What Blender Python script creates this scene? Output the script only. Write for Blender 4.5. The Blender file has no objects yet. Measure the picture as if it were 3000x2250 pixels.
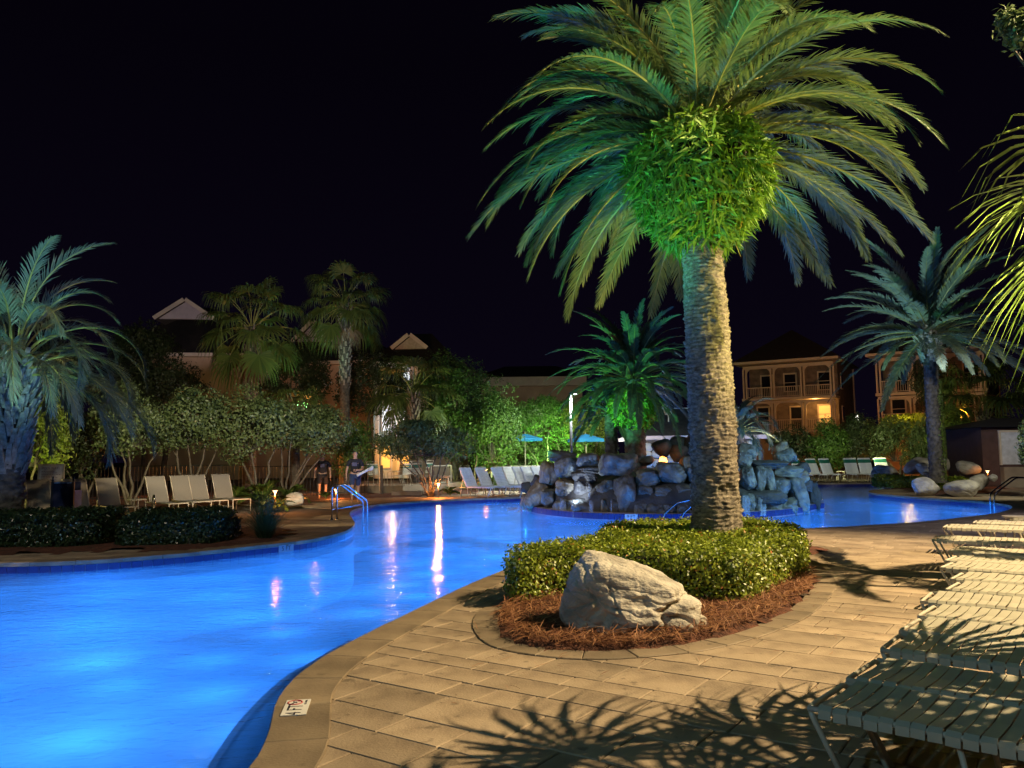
import bpy, bmesh, math, random
import numpy as np
from mathutils import Vector, Matrix
from mathutils.geometry import tessellate_polygon

sc = bpy.context.scene
COL = sc.collection
rad = math.radians
# ---------------------------------------------------------------- camera
F, CX, CY, CAMH = 2350.0, 1500.0, 1125.0, 1.6
PITCH, ROLL = math.atan((1333 - 1125) / F), rad(0.7)
fwd = np.array([0, math.cos(PITCH), math.sin(PITCH)])
up0 = np.array([0, -math.sin(PITCH), math.cos(PITCH)])
r0 = np.array([1.0, 0, 0])
camr = r0 * math.cos(ROLL) - up0 * math.sin(ROLL)
camu = up0 * math.cos(ROLL) + r0 * math.sin(ROLL)
cam = bpy.data.objects.new('camera', bpy.data.cameras.new('camera'))
COL.objects.link(cam)
sc.camera = cam
cam.data.sensor_fit = 'HORIZONTAL'
cam.data.sensor_width = 36.0
cam.data.lens = 36.0 * F / 3000.0
cam.data.clip_start = 0.05
cam.data.clip_end = 600
cam.matrix_world = Matrix(((camr[0], camu[0], -fwd[0], 0), (camr[1], camu[1], -fwd[1], 0),
                           (camr[2], camu[2], -fwd[2], CAMH), (0, 0, 0, 1)))
# ---------------------------------------------------------------- night sky
world = bpy.data.worlds.new('World')
sc.world = world
world.use_nodes = True
wn = world.node_tree
wn.nodes.clear()
wo = wn.nodes.new('ShaderNodeOutputWorld')
wb = wn.nodes.new('ShaderNodeBackground')
wg = wn.nodes.new('ShaderNodeTexCoord')
ws = wn.nodes.new('ShaderNodeSeparateXYZ')
wr = wn.nodes.new('ShaderNodeValToRGB')
wr.color_ramp.elements[0].position = 0.0
wr.color_ramp.elements[0].color = (0.0036, 0.0022, 0.0075, 1)
wr.color_ramp.elements[1].position = 0.45
wr.color_ramp.elements[1].color = (0.0016, 0.0009, 0.0034, 1)
wn.links.new(wg.outputs['Generated'], ws.inputs[0])
wn.links.new(ws.outputs[2], wr.inputs[0])
wn.links.new(wr.outputs[0], wb.inputs[0])
wb.inputs[1].default_value = 0.8
wn.links.new(wb.outputs[0], wo.inputs[0])
vs = sc.view_settings
vs.view_transform = 'Standard'
vs.look = 'None'
vs.exposure = 0.0
vs.gamma = 1.0
vs.use_curve_mapping = False
cy = sc.cycles
cy.use_denoising = True
try:
    cy.denoiser = 'OPENIMAGEDENOISE'
    cy.denoising_input_passes = 'RGB_ALBEDO_NORMAL'
except Exception:
    pass
cy.max_bounces = 6
cy.diffuse_bounces = 2
cy.glossy_bounces = 3
cy.transmission_bounces = 3
cy.transparent_max_bounces = 12
cy.sample_clamp_indirect = 3.0
cy.sample_clamp_direct = 0.0
cy.caustics_reflective = False
cy.caustics_refractive = False
cy.use_light_tree = True


def P(x, y, z=0.0):
    """world point at height z seen at photo pixel x, y"""
    d = fwd + camr * (x - CX) / F - camu * (y - CY) / F
    return np.array([0, 0, CAMH]) + d * ((z - CAMH) / d[2])


def PY(x, y, Y):
    """world point at depth Y seen at photo pixel x, y"""
    d = fwd + camr * (x - CX) / F - camu * (y - CY) / F
    return np.array([0, 0, CAMH]) + d * (Y / d[1])


def lamp(name, kind, loc, energy, color, size=0.1, target=None, spot=60, blend=0.6):
    l = bpy.data.lights.new(name, kind)
    l.energy = energy
    l.color = color
    l.shadow_soft_size = size
    o = bpy.data.objects.new(name, l)
    COL.objects.link(o)
    o.location = loc
    if kind == 'SPOT':
        l.spot_size = rad(spot)
        l.spot_blend = blend
        o.rotation_euler = (Vector(target) - Vector(loc)).to_track_quat('-Z', 'Y').to_euler()
    return o

# ---------------------------------------------------------------- lamps of the place
WARM, COOL, ORNG = (1, 0.755, 0.42), (0.42, 0.80, 1.0), (1, 0.33, 0.06)
# the tall flood on the right of the deck: key light of the foreground
lamp('deck_flood_light', 'SPOT', (11.2, 7.7, 10.5), 20000, WARM, 0.04, (0.5, 6.0, 0.0), 102, 0.35)
# cool flood high on the building behind the camera
lamp('building_flood_light', 'SPOT', (-9, -7, 9), 1800, COOL, 0.2, (2, 24, 3), 100, 0.6)
lamp('left_bank_flood_light', 'SPOT', (-6.5, 9.0, 7.5), 650, (1, 0.80, 0.60), 0.12, (-9, 20, 0.5), 95, 0.6)
lamp('left_palm_spot', 'SPOT', (-7.5, 8, 0.9), 3000, (0.42, 0.98, 0.86), 0.1, (-10.6, 16, 5.3), 40, 0.6)
lamp('far_side_fill_light', 'SPOT', (17, 11, 7), 2300, (0.82, 0.76, 1.0), 0.1, (8.5, 17.5, 0), 62, 0.7)  # added fill that lifts the dark deck strip along the right pool edge
# uplights on the big palm
lamp('palm_green_spot', 'SPOT', (-2.9, 12.8, 0.35), 2300, (0.08, 1.0, 0.42), 0.06, (2.0, 11.2, 6.1), 40, 0.6)
lamp('palm_white_spot', 'SPOT', (-0.2, 7.3, 0.25), 900, (0.30, 0.85, 0.74), 0.06, (1.7, 11.1, 7.2), 60, 0.8)
lamp('palm_yellow_spot', 'SPOT', (8.2, 8.6, 0.35), 3000, (1.0, 0.88, 0.20), 0.06, (3.2, 11.0, 5.6), 58, 0.6)
lamp('fan_palm_spot', 'SPOT', (6.4, 6.4, 0.4), 4200, (1.0, 1.0, 0.18), 0.05, (4.3, 5.2, 3.6), 60, 0.6)


def srgb(r, g, b):
    f = lambda c: (c / 255 / 12.92) if c / 255 <= 0.04045 else ((c / 255 + 0.055) / 1.055) ** 2.4
    return (f(r), f(g), f(b))

# ---------------------------------------------------------------- materials
MATS = {}


def nodes_of(name):
    m = bpy.data.materials.new(name)
    m.use_nodes = True
    return m, m.node_tree.nodes, m.node_tree.links, m.node_tree.nodes['Principled BSDF']


def pm(name, c1, c2=None, rough=0.7, scale=6.0, bump=0.0, bscale=None, metal=0.0, detail=6.0, dist=0.0,
       stretch=None, tone=False, c3=None, spec=None, bdist=0.02, stain=False):
    """plain procedural material: noise mix of two colours, optional bump, optional per-piece tone"""
    if name in MATS:
        return MATS[name]
    m, N, L, b = nodes_of(name)
    c2 = c2 or tuple(v * 0.72 for v in c1)
    tc = N.new('ShaderNodeTexCoord')
    mp = N.new('ShaderNodeMapping')
    if stretch:
        mp.inputs['Scale'].default_value = stretch
    L.new(tc.outputs['Object'], mp.inputs[0])
    n = N.new('ShaderNodeTexNoise')
    n.inputs['Scale'].default_value = scale
    n.inputs['Detail'].default_value = detail
    n.inputs['Distortion'].default_value = dist
    L.new(mp.outputs[0], n.inputs['Vector'])
    r = N.new('ShaderNodeValToRGB')
    r.color_ramp.elements[0].position = 0.32
    r.color_ramp.elements[1].position = 0.70
    r.color_ramp.elements[0].color = (*c2, 1)
    r.color_ramp.elements[1].color = (*c1, 1)
    if c3:
        e = r.color_ramp.elements.new(0.52)
        e.color = (*c3, 1)
    L.new(n.outputs['Fac'], r.inputs[0])
    out = r.outputs[0]
    if tone:
        a = N.new('ShaderNodeAttribute')
        a.attribute_name = 'tone'
        mr = N.new('ShaderNodeMapRange')
        mr.inputs['To Min'].default_value = 0.80
        mr.inputs['To Max'].default_value = 1.16
        L.new(a.outputs['Fac'], mr.inputs[0])
        mx = N.new('ShaderNodeMix')
        mx.data_type = 'RGBA'
        mx.blend_type = 'MULTIPLY'
        mx.inputs[0].default_value = 1.0
        L.new(out, mx.inputs[6])
        L.new(mr.outputs[0], mx.inputs[7])
        out = mx.outputs[2]
    if stain:
        gm = N.new('ShaderNodeNewGeometry')
        for sc_, lo, hi, dk in ((0.9, 0.52, 0.72, 0.68), (7.0, 0.62, 0.70, 0.55), (38.0, 0.70, 0.75, 0.45)):
            sn = N.new('ShaderNodeTexNoise')
            sn.inputs['Scale'].default_value = sc_
            sn.inputs['Detail'].default_value = 5
            L.new(gm.outputs['Position'], sn.inputs['Vector'])
            sm = N.new('ShaderNodeMapRange')
            sm.inputs['From Min'].default_value = lo
            sm.inputs['From Max'].default_value = hi
            sm.inputs['To Min'].default_value = 1.0
            sm.inputs['To Max'].default_value = dk
            L.new(sn.outputs['Fac'], sm.inputs[0])
            mm = N.new('ShaderNodeMix')
            mm.data_type = 'RGBA'
            mm.blend_type = 'MULTIPLY'
            mm.inputs[0].default_value = 1.0
            L.new(out, mm.inputs[6])
            L.new(sm.outputs[0], mm.inputs[7])
            out = mm.outputs[2]
    L.new(out, b.inputs['Base Color'])
    b.inputs['Roughness'].default_value = rough
    b.inputs['Metallic'].default_value = metal
    if spec is not None:
        b.inputs['Specular IOR Level'].default_value = spec
    if bump:
        n2 = N.new('ShaderNodeTexNoise')
        n2.inputs['Scale'].default_value = bscale or scale * 4
        n2.inputs['Detail'].default_value = 8
        L.new(mp.outputs[0], n2.inputs['Vector'])
        bp = N.new('ShaderNodeBump')
        bp.inputs['Strength'].default_value = bump
        bp.inputs['Distance'].default_value = bdist
        L.new(n2.outputs['Fac'], bp.inputs['Height'])
        L.new(bp.outputs[0], b.inputs['Normal'])
    MATS[name] = m
    return m


def leafm(name, ca, cb, cc=None, rough=0.45, trans=0.25):
    """foliage: colour picked by the per-leaf attribute tone, a little light passing through"""
    if name in MATS:
        return MATS[name]
    m, N, L, b = nodes_of(name)
    a = N.new('ShaderNodeAttribute')
    a.attribute_name = 'tone'
    r = N.new('ShaderNodeValToRGB')
    r.color_ramp.elements[0].color = (*ca, 1)
    r.color_ramp.elements[1].color = (*cb, 1)
    if cc:
        r.color_ramp.elements[1].position = 0.9
        e = r.color_ramp.elements.new(1.0)
        e.color = (*cc, 1)
    L.new(a.outputs['Fac'], r.inputs[0])
    L.new(r.outputs[0], b.inputs['Base Color'])
    b.inputs['Roughness'].default_value = rough
    t = N.new('ShaderNodeBsdfTranslucent')
    L.new(r.outputs[0], t.inputs[0])
    mx = N.new('ShaderNodeMixShader')
    mx.inputs[0].default_value = trans
    L.new(b.outputs[0], mx.inputs[1])
    L.new(t.outputs[0], mx.inputs[2])
    L.new(mx.outputs[0], N['Material Output'].inputs[0])
    MATS[name] = m
    return m


def emit(name, col, s):
    if name in MATS:
        return MATS[name]
    m, N, L, b = nodes_of(name)
    b.inputs['Base Color'].default_value = (*col, 1)
    b.inputs['Emission Color'].default_value = (*col, 1)
    b.inputs['Emission Strength'].default_value = s
    MATS[name] = m
    return m

# ---------------------------------------------------------------- object helpers


def props(o, label=None, cat=None, group=None, kind=None):
    if label: o['label'] = label
    if cat: o['category'] = cat
    if group: o['group'] = group
    if kind: o['kind'] = kind
    return o


def empty(name, loc=(0, 0, 0), label=None, cat=None, group=None, rz=0.0):
    o = bpy.data.objects.new(name, None)
    COL.objects.link(o)
    o.empty_display_size = 0.2
    o.location = loc
    o.rotation_euler = (0, 0, rz)
    return props(o, label, cat, group)


def mesh(name, V, Fc, mat=None, tone=None, smooth=False):
    """mesh data from numpy arrays; Fc is an (n,k) array or a list of index lists"""
    me = bpy.data.meshes.new(name)
    V = np.asarray(V, dtype=np.float32).reshape(-1, 3)
    if isinstance(Fc, np.ndarray):
        n, k = Fc.shape
        me.vertices.add(len(V))
        me.vertices.foreach_set('co', V.ravel())
        me.loops.add(n * k)
        me.loops.foreach_set('vertex_index', Fc.astype(np.int32).ravel())
        me.polygons.add(n)
        me.polygons.foreach_set('loop_start', np.arange(0, n * k, k, dtype=np.int32))
        me.update(calc_edges=True)
    else:
        me.from_pydata([tuple(map(float, v)) for v in V], [], [list(map(int, f)) for f in Fc])
        me.update()
    nf = len(me.polygons)
    if tone is not None:
        at = me.attributes.new('tone', 'FLOAT', 'FACE')
        t = np.broadcast_to(np.asarray(tone, dtype=np.float32), (nf,))
        at.data.foreach_set('value', np.ascontiguousarray(t))
    if smooth:
        me.polygons.foreach_set('use_smooth', np.ones(nf, dtype=bool))
    if mat:
        me.materials.append(mat)
    return me


def obj(name, me, parent=None, loc=None, rot=None, scale=None, kind=None):
    o = bpy.data.objects.new(name, me)
    COL.objects.link(o)
    if parent is not None:
        o.parent = parent
    if loc is not None: o.location = loc
    if rot is not None: o.rotation_euler = rot
    if scale is not None: o.scale = scale
    if kind: o['kind'] = kind
    return o


class MB:
    """collects simple shapes into one mesh"""
    def __init__(s):
        s.V, s.F, s.n = [], [], 0

    def add(s, V, Fc):
        V = np.asarray(V, float).reshape(-1, 3)
        s.V.append(V)
        for f in Fc:
            s.F.append([int(i) + s.n for i in f])
        s.n += len(V)
        return s

    def box(s, c, d, rz=0.0, rx=0.0, ry=0.0, R=None):
        h = np.array(d) / 2
        V = np.array([[x, y, z] for x in (-1, 1) for y in (-1, 1) for z in (-1, 1)]) * h
        if R is None:
            R = np.array(Matrix.Rotation(rz, 3, 'Z') @ Matrix.Rotation(ry, 3, 'Y') @ Matrix.Rotation(rx, 3, 'X'))
        V = V @ np.array(R).T + np.array(c)
        return s.add(V, [(0, 1, 3, 2), (4, 6, 7, 5), (0, 4, 5, 1), (2, 3, 7, 6), (0, 2, 6, 4), (1, 5, 7, 3)])

    def bar(s, a, b, w, h=None):
        """square bar from a to b"""
        a, b = np.array(a, float), np.array(b, float)
        h = h or w
        t = b - a
        ln = np.linalg.norm(t)
        t /= ln
        u = np.array([0, 0, 1.0]) if abs(t[2]) < 0.95 else np.array([0, 1.0, 0])
        sx = np.cross(t, u); sx /= np.linalg.norm(sx)
        uu = np.cross(sx, t)
        return s.box((a + b) / 2, (ln, w, h), R=np.stack([t, sx, uu], 1))

    def tube(s, pts, r, k=8, closed=False):
        V, Fc = tube(pts, r, k, closed)
        return s.add(V, Fc)

    def lathe(s, prof, c=(0, 0, 0), k=16):
        V, Fc = [], []
        for (r, z) in prof:
            for i in range(k):
                a = 2 * math.pi * i / k
                V.append((c[0] + r * math.cos(a), c[1] + r * math.sin(a), c[2] + z))
        for j in range(len(prof) - 1):
            for i in range(k):
                Fc.append((j * k + i, j * k + (i + 1) % k, (j + 1) * k + (i + 1) % k, (j + 1) * k + i))
        Fc.append(list(range(k))[::-1])
        Fc.append([(len(prof) - 1) * k + i for i in range(k)])
        return s.add(V, Fc)

    def mesh(s, name, mat=None, smooth=False, tone=None):
        return mesh(name, np.concatenate(s.V), s.F, mat, tone, smooth)

    def obj(s, name, mat=None, parent=None, smooth=False, tone=None, **k):
        return obj(name, s.mesh(name, mat, smooth, tone), parent, **k)


def tube(pts, r, k=8, closed=False):
    pts = np.asarray(pts, float)
    n = len(pts)
    r = np.broadcast_to(np.asarray(r, float), (n,))
    if closed:
        T = np.roll(pts, -1, 0) - np.roll(pts, 1, 0)
    else:
        T = np.gradient(pts, axis=0)
    T /= np.linalg.norm(T, axis=1)[:, None] + 1e-9
    ref = np.array([0, 0, 1.0]) if abs(T[0][2]) < 0.9 else np.array([0, 1.0, 0])
    u = np.cross(T[0], ref); u /= np.linalg.norm(u)
    V = []
    for i in range(n):
        u = u - T[i] * np.dot(u, T[i]); u /= np.linalg.norm(u)
        w = np.cross(T[i], u)
        a = np.arange(k) * 2 * math.pi / k
        V.append(pts[i] + r[i] * (np.cos(a)[:, None] * u + np.sin(a)[:, None] * w))
    V = np.concatenate(V)
    Fc = []
    m = n if closed else n - 1
    for j in range(m):
        for i in range(k):
            a, b = j * k, ((j + 1) % n) * k
            Fc.append((a + i, a + (i + 1) % k, b + (i + 1) % k, b + i))
    if not closed:
        Fc.append(list(range(k))[::-1])
        Fc.append([(n - 1) * k + i for i in range(k)])
    return V, Fc


def bez(pts, n=12, rnd=0.12):
    """polyline with rounded corners"""
    pts = [np.array(p, float) for p in pts]
    out = [pts[0]]
    for i in range(1, len(pts) - 1):
        a, b, c = pts[i - 1], pts[i], pts[i + 1]
        d1, d2 = np.linalg.norm(a - b), np.linalg.norm(c - b)
        r = min(rnd, d1 * 0.45, d2 * 0.45)
        p, q = b + (a - b) / d1 * r, b + (c - b) / d2 * r
        for t in np.linspace(0, 1, 6):
            out.append((1 - t) ** 2 * p + 2 * t * (1 - t) * b + t * t * q)
    out.append(pts[-1])
    return np.array(out)


def catmull(P_, n=6, closed=False):
    P_ = np.asarray(P_, float)
    m = len(P_)
    out = []
    rng_ = range(m) if closed else range(m - 1)
    for i in rng_:
        if closed:
            p0, p1, p2, p3 = P_[(i - 1) % m], P_[i], P_[(i + 1) % m], P_[(i + 2) % m]
        else:
            p0, p1, p2, p3 = P_[max(i - 1, 0)], P_[i], P_[i + 1], P_[min(i + 2, m - 1)]
        for t in np.arange(n) / n:
            out.append(0.5 * ((2 * p1) + (-p0 + p2) * t + (2 * p0 - 5 * p1 + 4 * p2 - p3) * t * t + (-p0 + 3 * p1 - 3 * p2 + p3) * t ** 3))
    if not closed:
        out.append(P_[-1])
    return np.array(out)


_pr = np.random.RandomState(7)
_tab = _pr.rand(4096)


def vnoise(p, seed=0):
    """value noise in [-1, 1] for an (n,3) array"""
    p = np.asarray(p, float)
    i = np.floor(p).astype(np.int64)
    f = p - i
    f = f * f * (3 - 2 * f)
    def h(a):
        return _tab[((a[:, 0] * 73856093) ^ (a[:, 1] * 19349663) ^ (a[:, 2] * 83492791) ^ (seed * 2654435)) & 4095]
    r = 0
    for dx in (0, 1):
        for dy in (0, 1):
            for dz in (0, 1):
                w = (f[:, 0] if dx else 1 - f[:, 0]) * (f[:, 1] if dy else 1 - f[:, 1]) * (f[:, 2] if dz else 1 - f[:, 2])
                r = r + w * h(i + np.array([dx, dy, dz]))
    return r * 2 - 1


def fbm(p, oct_=4, seed=0):
    p = np.asarray(p, float)
    r, a = 0, 1.0
    for k in range(oct_):
        r = r + a * vnoise(p * 2 ** k + k * 17.3, seed + k)
        a *= 0.5
    return r / 1.9


_ico = {}


def ico(sub):
    if sub not in _ico:
        bm = bmesh.new()
        bmesh.ops.create_icosphere(bm, subdivisions=sub, radius=1)
        V = np.array([v.co[:] for v in bm.verts])
        Fc = np.array([[v.index for v in f.verts] for f in bm.faces])
        bm.free()
        _ico[sub] = (V / np.linalg.norm(V, axis=1)[:, None], Fc)
    return _ico[sub]


def rock_mesh(name, size, seed, mat, sub=4, planes=14, rough=0.06, strata=0.0, sharp=9.0, tone=0.5, rz=0.0, box=0.0):
    """boulder: soft intersection of random half spaces with noise, box>0 makes it blockier"""
    rs = np.random.RandomState(seed)
    D, Fc = ico(sub)
    nrm = rs.normal(size=(planes, 3))
    nrm /= np.linalg.norm(nrm, axis=1)[:, None]
    h = rs.uniform(0.72, 1.0, planes)
    if box:
        ax = np.array([[1, 0, 0], [-1, 0, 0], [0, 1, 0], [0, -1, 0], [0, 0, 1], [0, 0, -1]], float) + rs.normal(size=(6, 3)) * 0.12
        ax /= np.linalg.norm(ax, axis=1)[:, None]
        nrm = np.vstack([nrm, ax])
        h = np.concatenate([h + box * 0.3, np.full(6, 0.80)])
    q = np.maximum(D @ nrm.T, 1e-3) / h
    r = (np.sum(q ** sharp, axis=1) + 0.85 ** sharp) ** (-1 / sharp)
    V = D * r[:, None]
    V = V * (1 + rough * 1.6 * fbm(V * 1.6 + seed, 4, seed)[:, None])
    V = V + D * (rough * 0.5 * fbm(V * 6 + seed, 3, seed + 3))[:, None]
    if strata:
        ph = V[:, 2] * 5 + V[:, 0] * 1.4 + 1.3 * fbm(V * 1.3, 3, seed + 9)
        V = V - D * (strata * np.clip(np.abs(np.mod(ph, 1.0) - 0.5) * 2 - 0.78, 0, 1) / 0.22)[:, None]
    V = (V - (V.max(0) + V.min(0)) / 2) / (V.max(0) - V.min(0)) * np.array(size)
    c, s_ = math.cos(rz), math.sin(rz)
    V = V @ np.array([[c, s_, 0], [-s_, c, 0], [0, 0, 1]])
    return mesh(name, V, Fc, mat, tone, True)

# ================================================================ SETTING: pool, deck, planting beds
RS = np.random.RandomState(11)


def G(*pts, z=0.0):
    """ground points under photo pixels"""
    return [P(x, y, z)[:2] for x, y in pts]


near = [np.array(p, float) for p in [(-2.3, -5), (-2.15, -1.5), (-1.9, 1.2), (-1.62, 3.0)]] + G(
    (745, 2250), (830, 2038), (940, 1938), (1080, 1860), (1200, 1800), (1340, 1732), (1450, 1684), (1540, 1650)) + \
    [np.array((0.95, 13.6)), np.array((2.4, 15.2)), np.array((4.2, 16.3))] + G((2380, 1549), (2530, 1541), (2700, 1530), (2850, 1514), (2930, 1502), (2966, 1490))
penin = G((2955, 1480), (2880, 1470), (2780, 1464), (2680, 1457), (2600, 1450), (2556, 1445), (2546, 1440), (2562, 1436), (2625, 1431), (2650, 1424), (2640, 1417))
far = G((2560, 1415), (2460, 1416), (2380, 1417)) + [np.array((10.0, 38.8)), np.array((5.0, 35.0))] + G(
    (1531, 1456), (1420, 1460), (1300, 1465), (1200, 1471), (1120, 1477), (1072, 1484), (1040, 1492), (1022, 1504), (1031, 1522),
    (1036, 1536), (1010, 1556), (931, 1577), (850, 1589), (766, 1598), (630, 1613), (497, 1625), (249, 1643), (0, 1650), (-300, 1650)) + \
    [np.array((-16.0, 12.6)), np.array((-24.0, 9.0)), np.array((-24.0, -5.0))]
nS, nP, nFar = len(near), len(penin), len(far)
POOL = catmull(near + penin + far, 6, True)
WATER_Z = -0.16


def inpoly(q, poly):
    q = np.asarray(q, float)
    x, y = q[:, 0], q[:, 1]
    c = np.zeros(len(q), bool)
    a, b = poly, np.roll(poly, -1, 0)
    for (x1, y1), (x2, y2) in zip(a, b):
        k = (y1 > y) != (y2 > y)
        if k.any():
            c[k] ^= x[k] < (x2 - x1) * (y[k] - y1) / (y2 - y1) + x1
    return c


def edge_frames(poly):
    t = np.roll(poly, -1, 0) - np.roll(poly, 1, 0)
    t /= np.linalg.norm(t, axis=1)[:, None]
    return t, np.stack([t[:, 1], -t[:, 0]], 1)      # tangent, right-hand normal (away from the water)


pt_, pn_ = edge_frames(POOL)


def flat(poly, z, name, mat, holes=(), parent=None, kind=None, tone=None):
    loops = [[Vector((p[0], p[1], 0)) for p in poly]] + [[Vector((p[0], p[1], 0)) for p in h] for h in holes]
    tr = tessellate_polygon(loops)
    V = np.array([v[:] for l in loops for v in l])
    V[:, 2] = z
    Fc = []
    for t in tr:
        a, b, c = V[t[0]], V[t[1]], V[t[2]]
        if (b[0] - a[0]) * (c[1] - a[1]) - (b[1] - a[1]) * (c[0] - a[0]) < 0:
            t = (t[0], t[2], t[1])
        Fc.append(t)
    return obj(name, mesh(name, V, Fc, mat, tone), parent, kind=kind)


m_soil = pm('soil', (0.085, 0.062, 0.045), (0.04, 0.03, 0.022), 0.95, 3.0, 0.4, 30)
m_paver = pm('sandstone_paver', (0.36, 0.275, 0.185), (0.20, 0.145, 0.095), 0.8, 2.4, 0.5, 60, tone=True, c3=(0.325, 0.245, 0.16), bdist=0.01, dist=0.4, stain=True)
m_coping = pm('coping_stone', (0.27, 0.205, 0.13), (0.155, 0.115, 0.075), 0.7, 2.2, 0.4, 50, tone=True, bdist=0.01, dist=0.4, stain=True)
m_plaster = pm('pool_plaster', (0.70, 0.76, 0.80), (0.55, 0.63, 0.70), 0.8, 0.55, detail=3)
m_tile = pm('navy_tile', (0.030, 0.032, 0.17), (0.018, 0.02, 0.10), 0.35, 2.0)
m_grout = pm('grout', (0.42, 0.36, 0.44), rough=0.9)
m_straw = leafm('pine_straw', (0.10, 0.028, 0.012), (0.32, 0.145, 0.06), (0.48, 0.26, 0.13), 0.6, 0.1)
m_mulch = pm('mulch', (0.16, 0.055, 0.025), (0.06, 0.022, 0.012), 0.95, 9.0, 0.9, 40, bdist=0.04)

ground_outer = np.array([(-260, -60), (260, -60), (260, 420), (-260, 420)], float)
gr = flat(ground_outer, -0.03, 'ground', m_soil, [POOL], kind='structure')

# --- pool basin
k = len(POOL)
zs = [-0.004, -0.36, -1.38]
V = np.concatenate([np.c_[POOL, np.full(k, z)] for z in zs])
Fc = [(j * k + i, j * k + (i + 1) % k, (j + 1) * k + (i + 1) % k, (j + 1) * k + i) for j in range(2) for i in range(k)]
pool_wall = obj('pool_wall', mesh('pool_wall', V, np.array(Fc), m_plaster), kind='structure')
pool_wall.data.materials.append(m_grout)
for p in pool_wall.data.polygons:
    if p.index < k: p.material_index = 1
flat(POOL, -1.38, 'pool_floor', m_plaster, kind='structure')


def arc(poly, closed=True):
    q = np.vstack([poly, poly[:1]]) if closed else np.asarray(poly)
    d = np.r_[0, np.cumsum(np.linalg.norm(np.diff(q, axis=0), axis=1))]
    return q, d


def at_s(q, d, s):
    s = np.clip(s, 0, d[-1])
    return np.stack([np.interp(s, d, q[:, 0]), np.interp(s, d, q[:, 1])], -1)


def prism(poly, z0, z1, ch=0.006):
    """chamfered slab of a convex outline; returns verts, faces"""
    poly = np.asarray(poly, float)
    n = len(poly)
    c = poly.mean(0)
    dd = c - poly
    L_ = np.linalg.norm(dd, axis=1)[:, None] + 1e-9
    inn = poly + dd / L_ * np.minimum(ch * 1.4, L_ * 0.3)
    V = np.concatenate([np.c_[poly, np.full(n, z0)], np.c_[poly, np.full(n, z1 - ch)], np.c_[inn, np.full(n, z1)]])
    Fc = [(i, (i + 1) % n, n + (i + 1) % n, n + i) for i in range(n)]
    Fc += [(n + i, n + (i + 1) % n, 2 * n + (i + 1) % n, 2 * n + i) for i in range(n)]
    Fc.append([2 * n + i for i in range(n)])
    return V, Fc


def ccw(poly):
    poly = np.asarray(poly, float)
    a = np.sum(poly[:, 0] * np.roll(poly[:, 1], -1) - np.roll(poly[:, 0], -1) * poly[:, 1])
    return poly if a > 0 else poly[::-1]


def band_stones(q, d, s0, s1, off0, off1, name, mat, parent, z0, z1, ln=0.6, gap=0.007, sub=3, jit=0.12):
    """curved row of stones between two offsets of a line"""
    s = s0
    out = []
    while s < s1 - 0.1:
        l = min(ln * (1 + RS.uniform(-jit, jit)), s1 - s)
        ss = np.linspace(s + gap / 2, s + l - gap / 2, sub + 1)
        p = at_s(q, d, ss)
        e = at_s(q, d, ss + 0.05) - at_s(q, d, ss - 0.05)
        e /= np.linalg.norm(e, axis=1)[:, None] + 1e-9
        nr = np.stack([e[:, 1], -e[:, 0]], 1)
        poly = ccw(np.vstack([p + nr * off0, (p + nr * off1)[::-1]]))
        V, Fc = prism(poly, z0, z1 + RS.uniform(-0.002, 0.002))
        c = V.mean(0)
        o = obj(name, mesh(name, V - c, Fc, mat, RS.rand()), parent, loc=c)
        out.append(o)
        s += l
    return out


q_, d_ = arc(POOL)
cop_root = empty('pool_coping', (0, 0, 0))
cop_root['kind'] = 'structure'
# leave out the stretch far off to the left and behind the camera
s_end = d_[6 * (nS + nP + nFar - 3)]
stones = band_stones(q_, d_, 0.0, s_end, -0.025, 0.33, 'coping_stone', m_coping, cop_root, -0.055, 0.012, 0.62)
print('coping', len(stones))

# --- waterline tiles, one by one
tm = MB().box((0, 0, 0), (0.158, 0.012, 0.15)).mesh('tile', m_tile)
s_a, s_b = d_[6 * nS], d_[6 * (nS + nP + nFar - 3)]
tl = []
for s in np.arange(s_a, s_b, 0.166):
    p = at_s(q_, d_, np.array([s]))[0]
    e = at_s(q_, d_, np.array([s + 0.05]))[0] - at_s(q_, d_, np.array([s - 0.05]))[0]
    e /= np.linalg.norm(e)
    if np.hypot(*p) < 46:
        tl.append((np.hypot(*p), p, e))
tl.sort(key=lambda t: t[0])
rest = MB()
for i, (dd, p, e) in enumerate(tl):
    a = math.atan2(e[1], e[0])
    c = (p[0] - e[1] * 0.008, p[1] + e[0] * 0.008, -0.135)
    if i < 296:
        obj('tile', tm, pool_wall, loc=c, rot=(0, 0, a))
    else:
        rest.box(c, (0.158, 0.012, 0.15), rz=a)
rest.obj('far_tiles', m_tile, pool_wall, kind='stuff')

# --- submerged ledge along the near bank, its unlit darkness put into the navy colour
led_o = [P(x, y, -0.34)[:2] for x, y in [(560, 2330), (623, 2250), (715, 2115), (830, 2000), (930, 1938), (1030, 1880)]]
led_o = catmull([np.array((-2.6, 1.5)), np.array((-2.3, 3.6))] + led_o, 4)
led_i = [np.array((-1.75, 1.6)), np.array((-1.6, 3.2))] + G((745, 2250), (830, 2038), (940, 1938), (1080, 1860))
led_i = catmull(led_i, 4)
n1, n2 = len(led_o), len(led_i)
poly = np.vstack([led_o, led_i[::-1]])
m_ledge = pm('unlit_ledge_tile', (0.012, 0.022, 0.07), (0.008, 0.012, 0.045), 0.5, 4)
V = [(*p, -0.34) for p in poly] + [(*p, -1.37) for p in poly]
led = obj('pool_ledge', mesh('pool_ledge', V, [list(range(len(poly)))] + [(i, i + len(poly), i + 1 + len(poly), i + 1) for i in range(n1 - 1)], m_ledge), kind='structure')
ql, dl = arc(led_o, False)
trim = MB()
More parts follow.
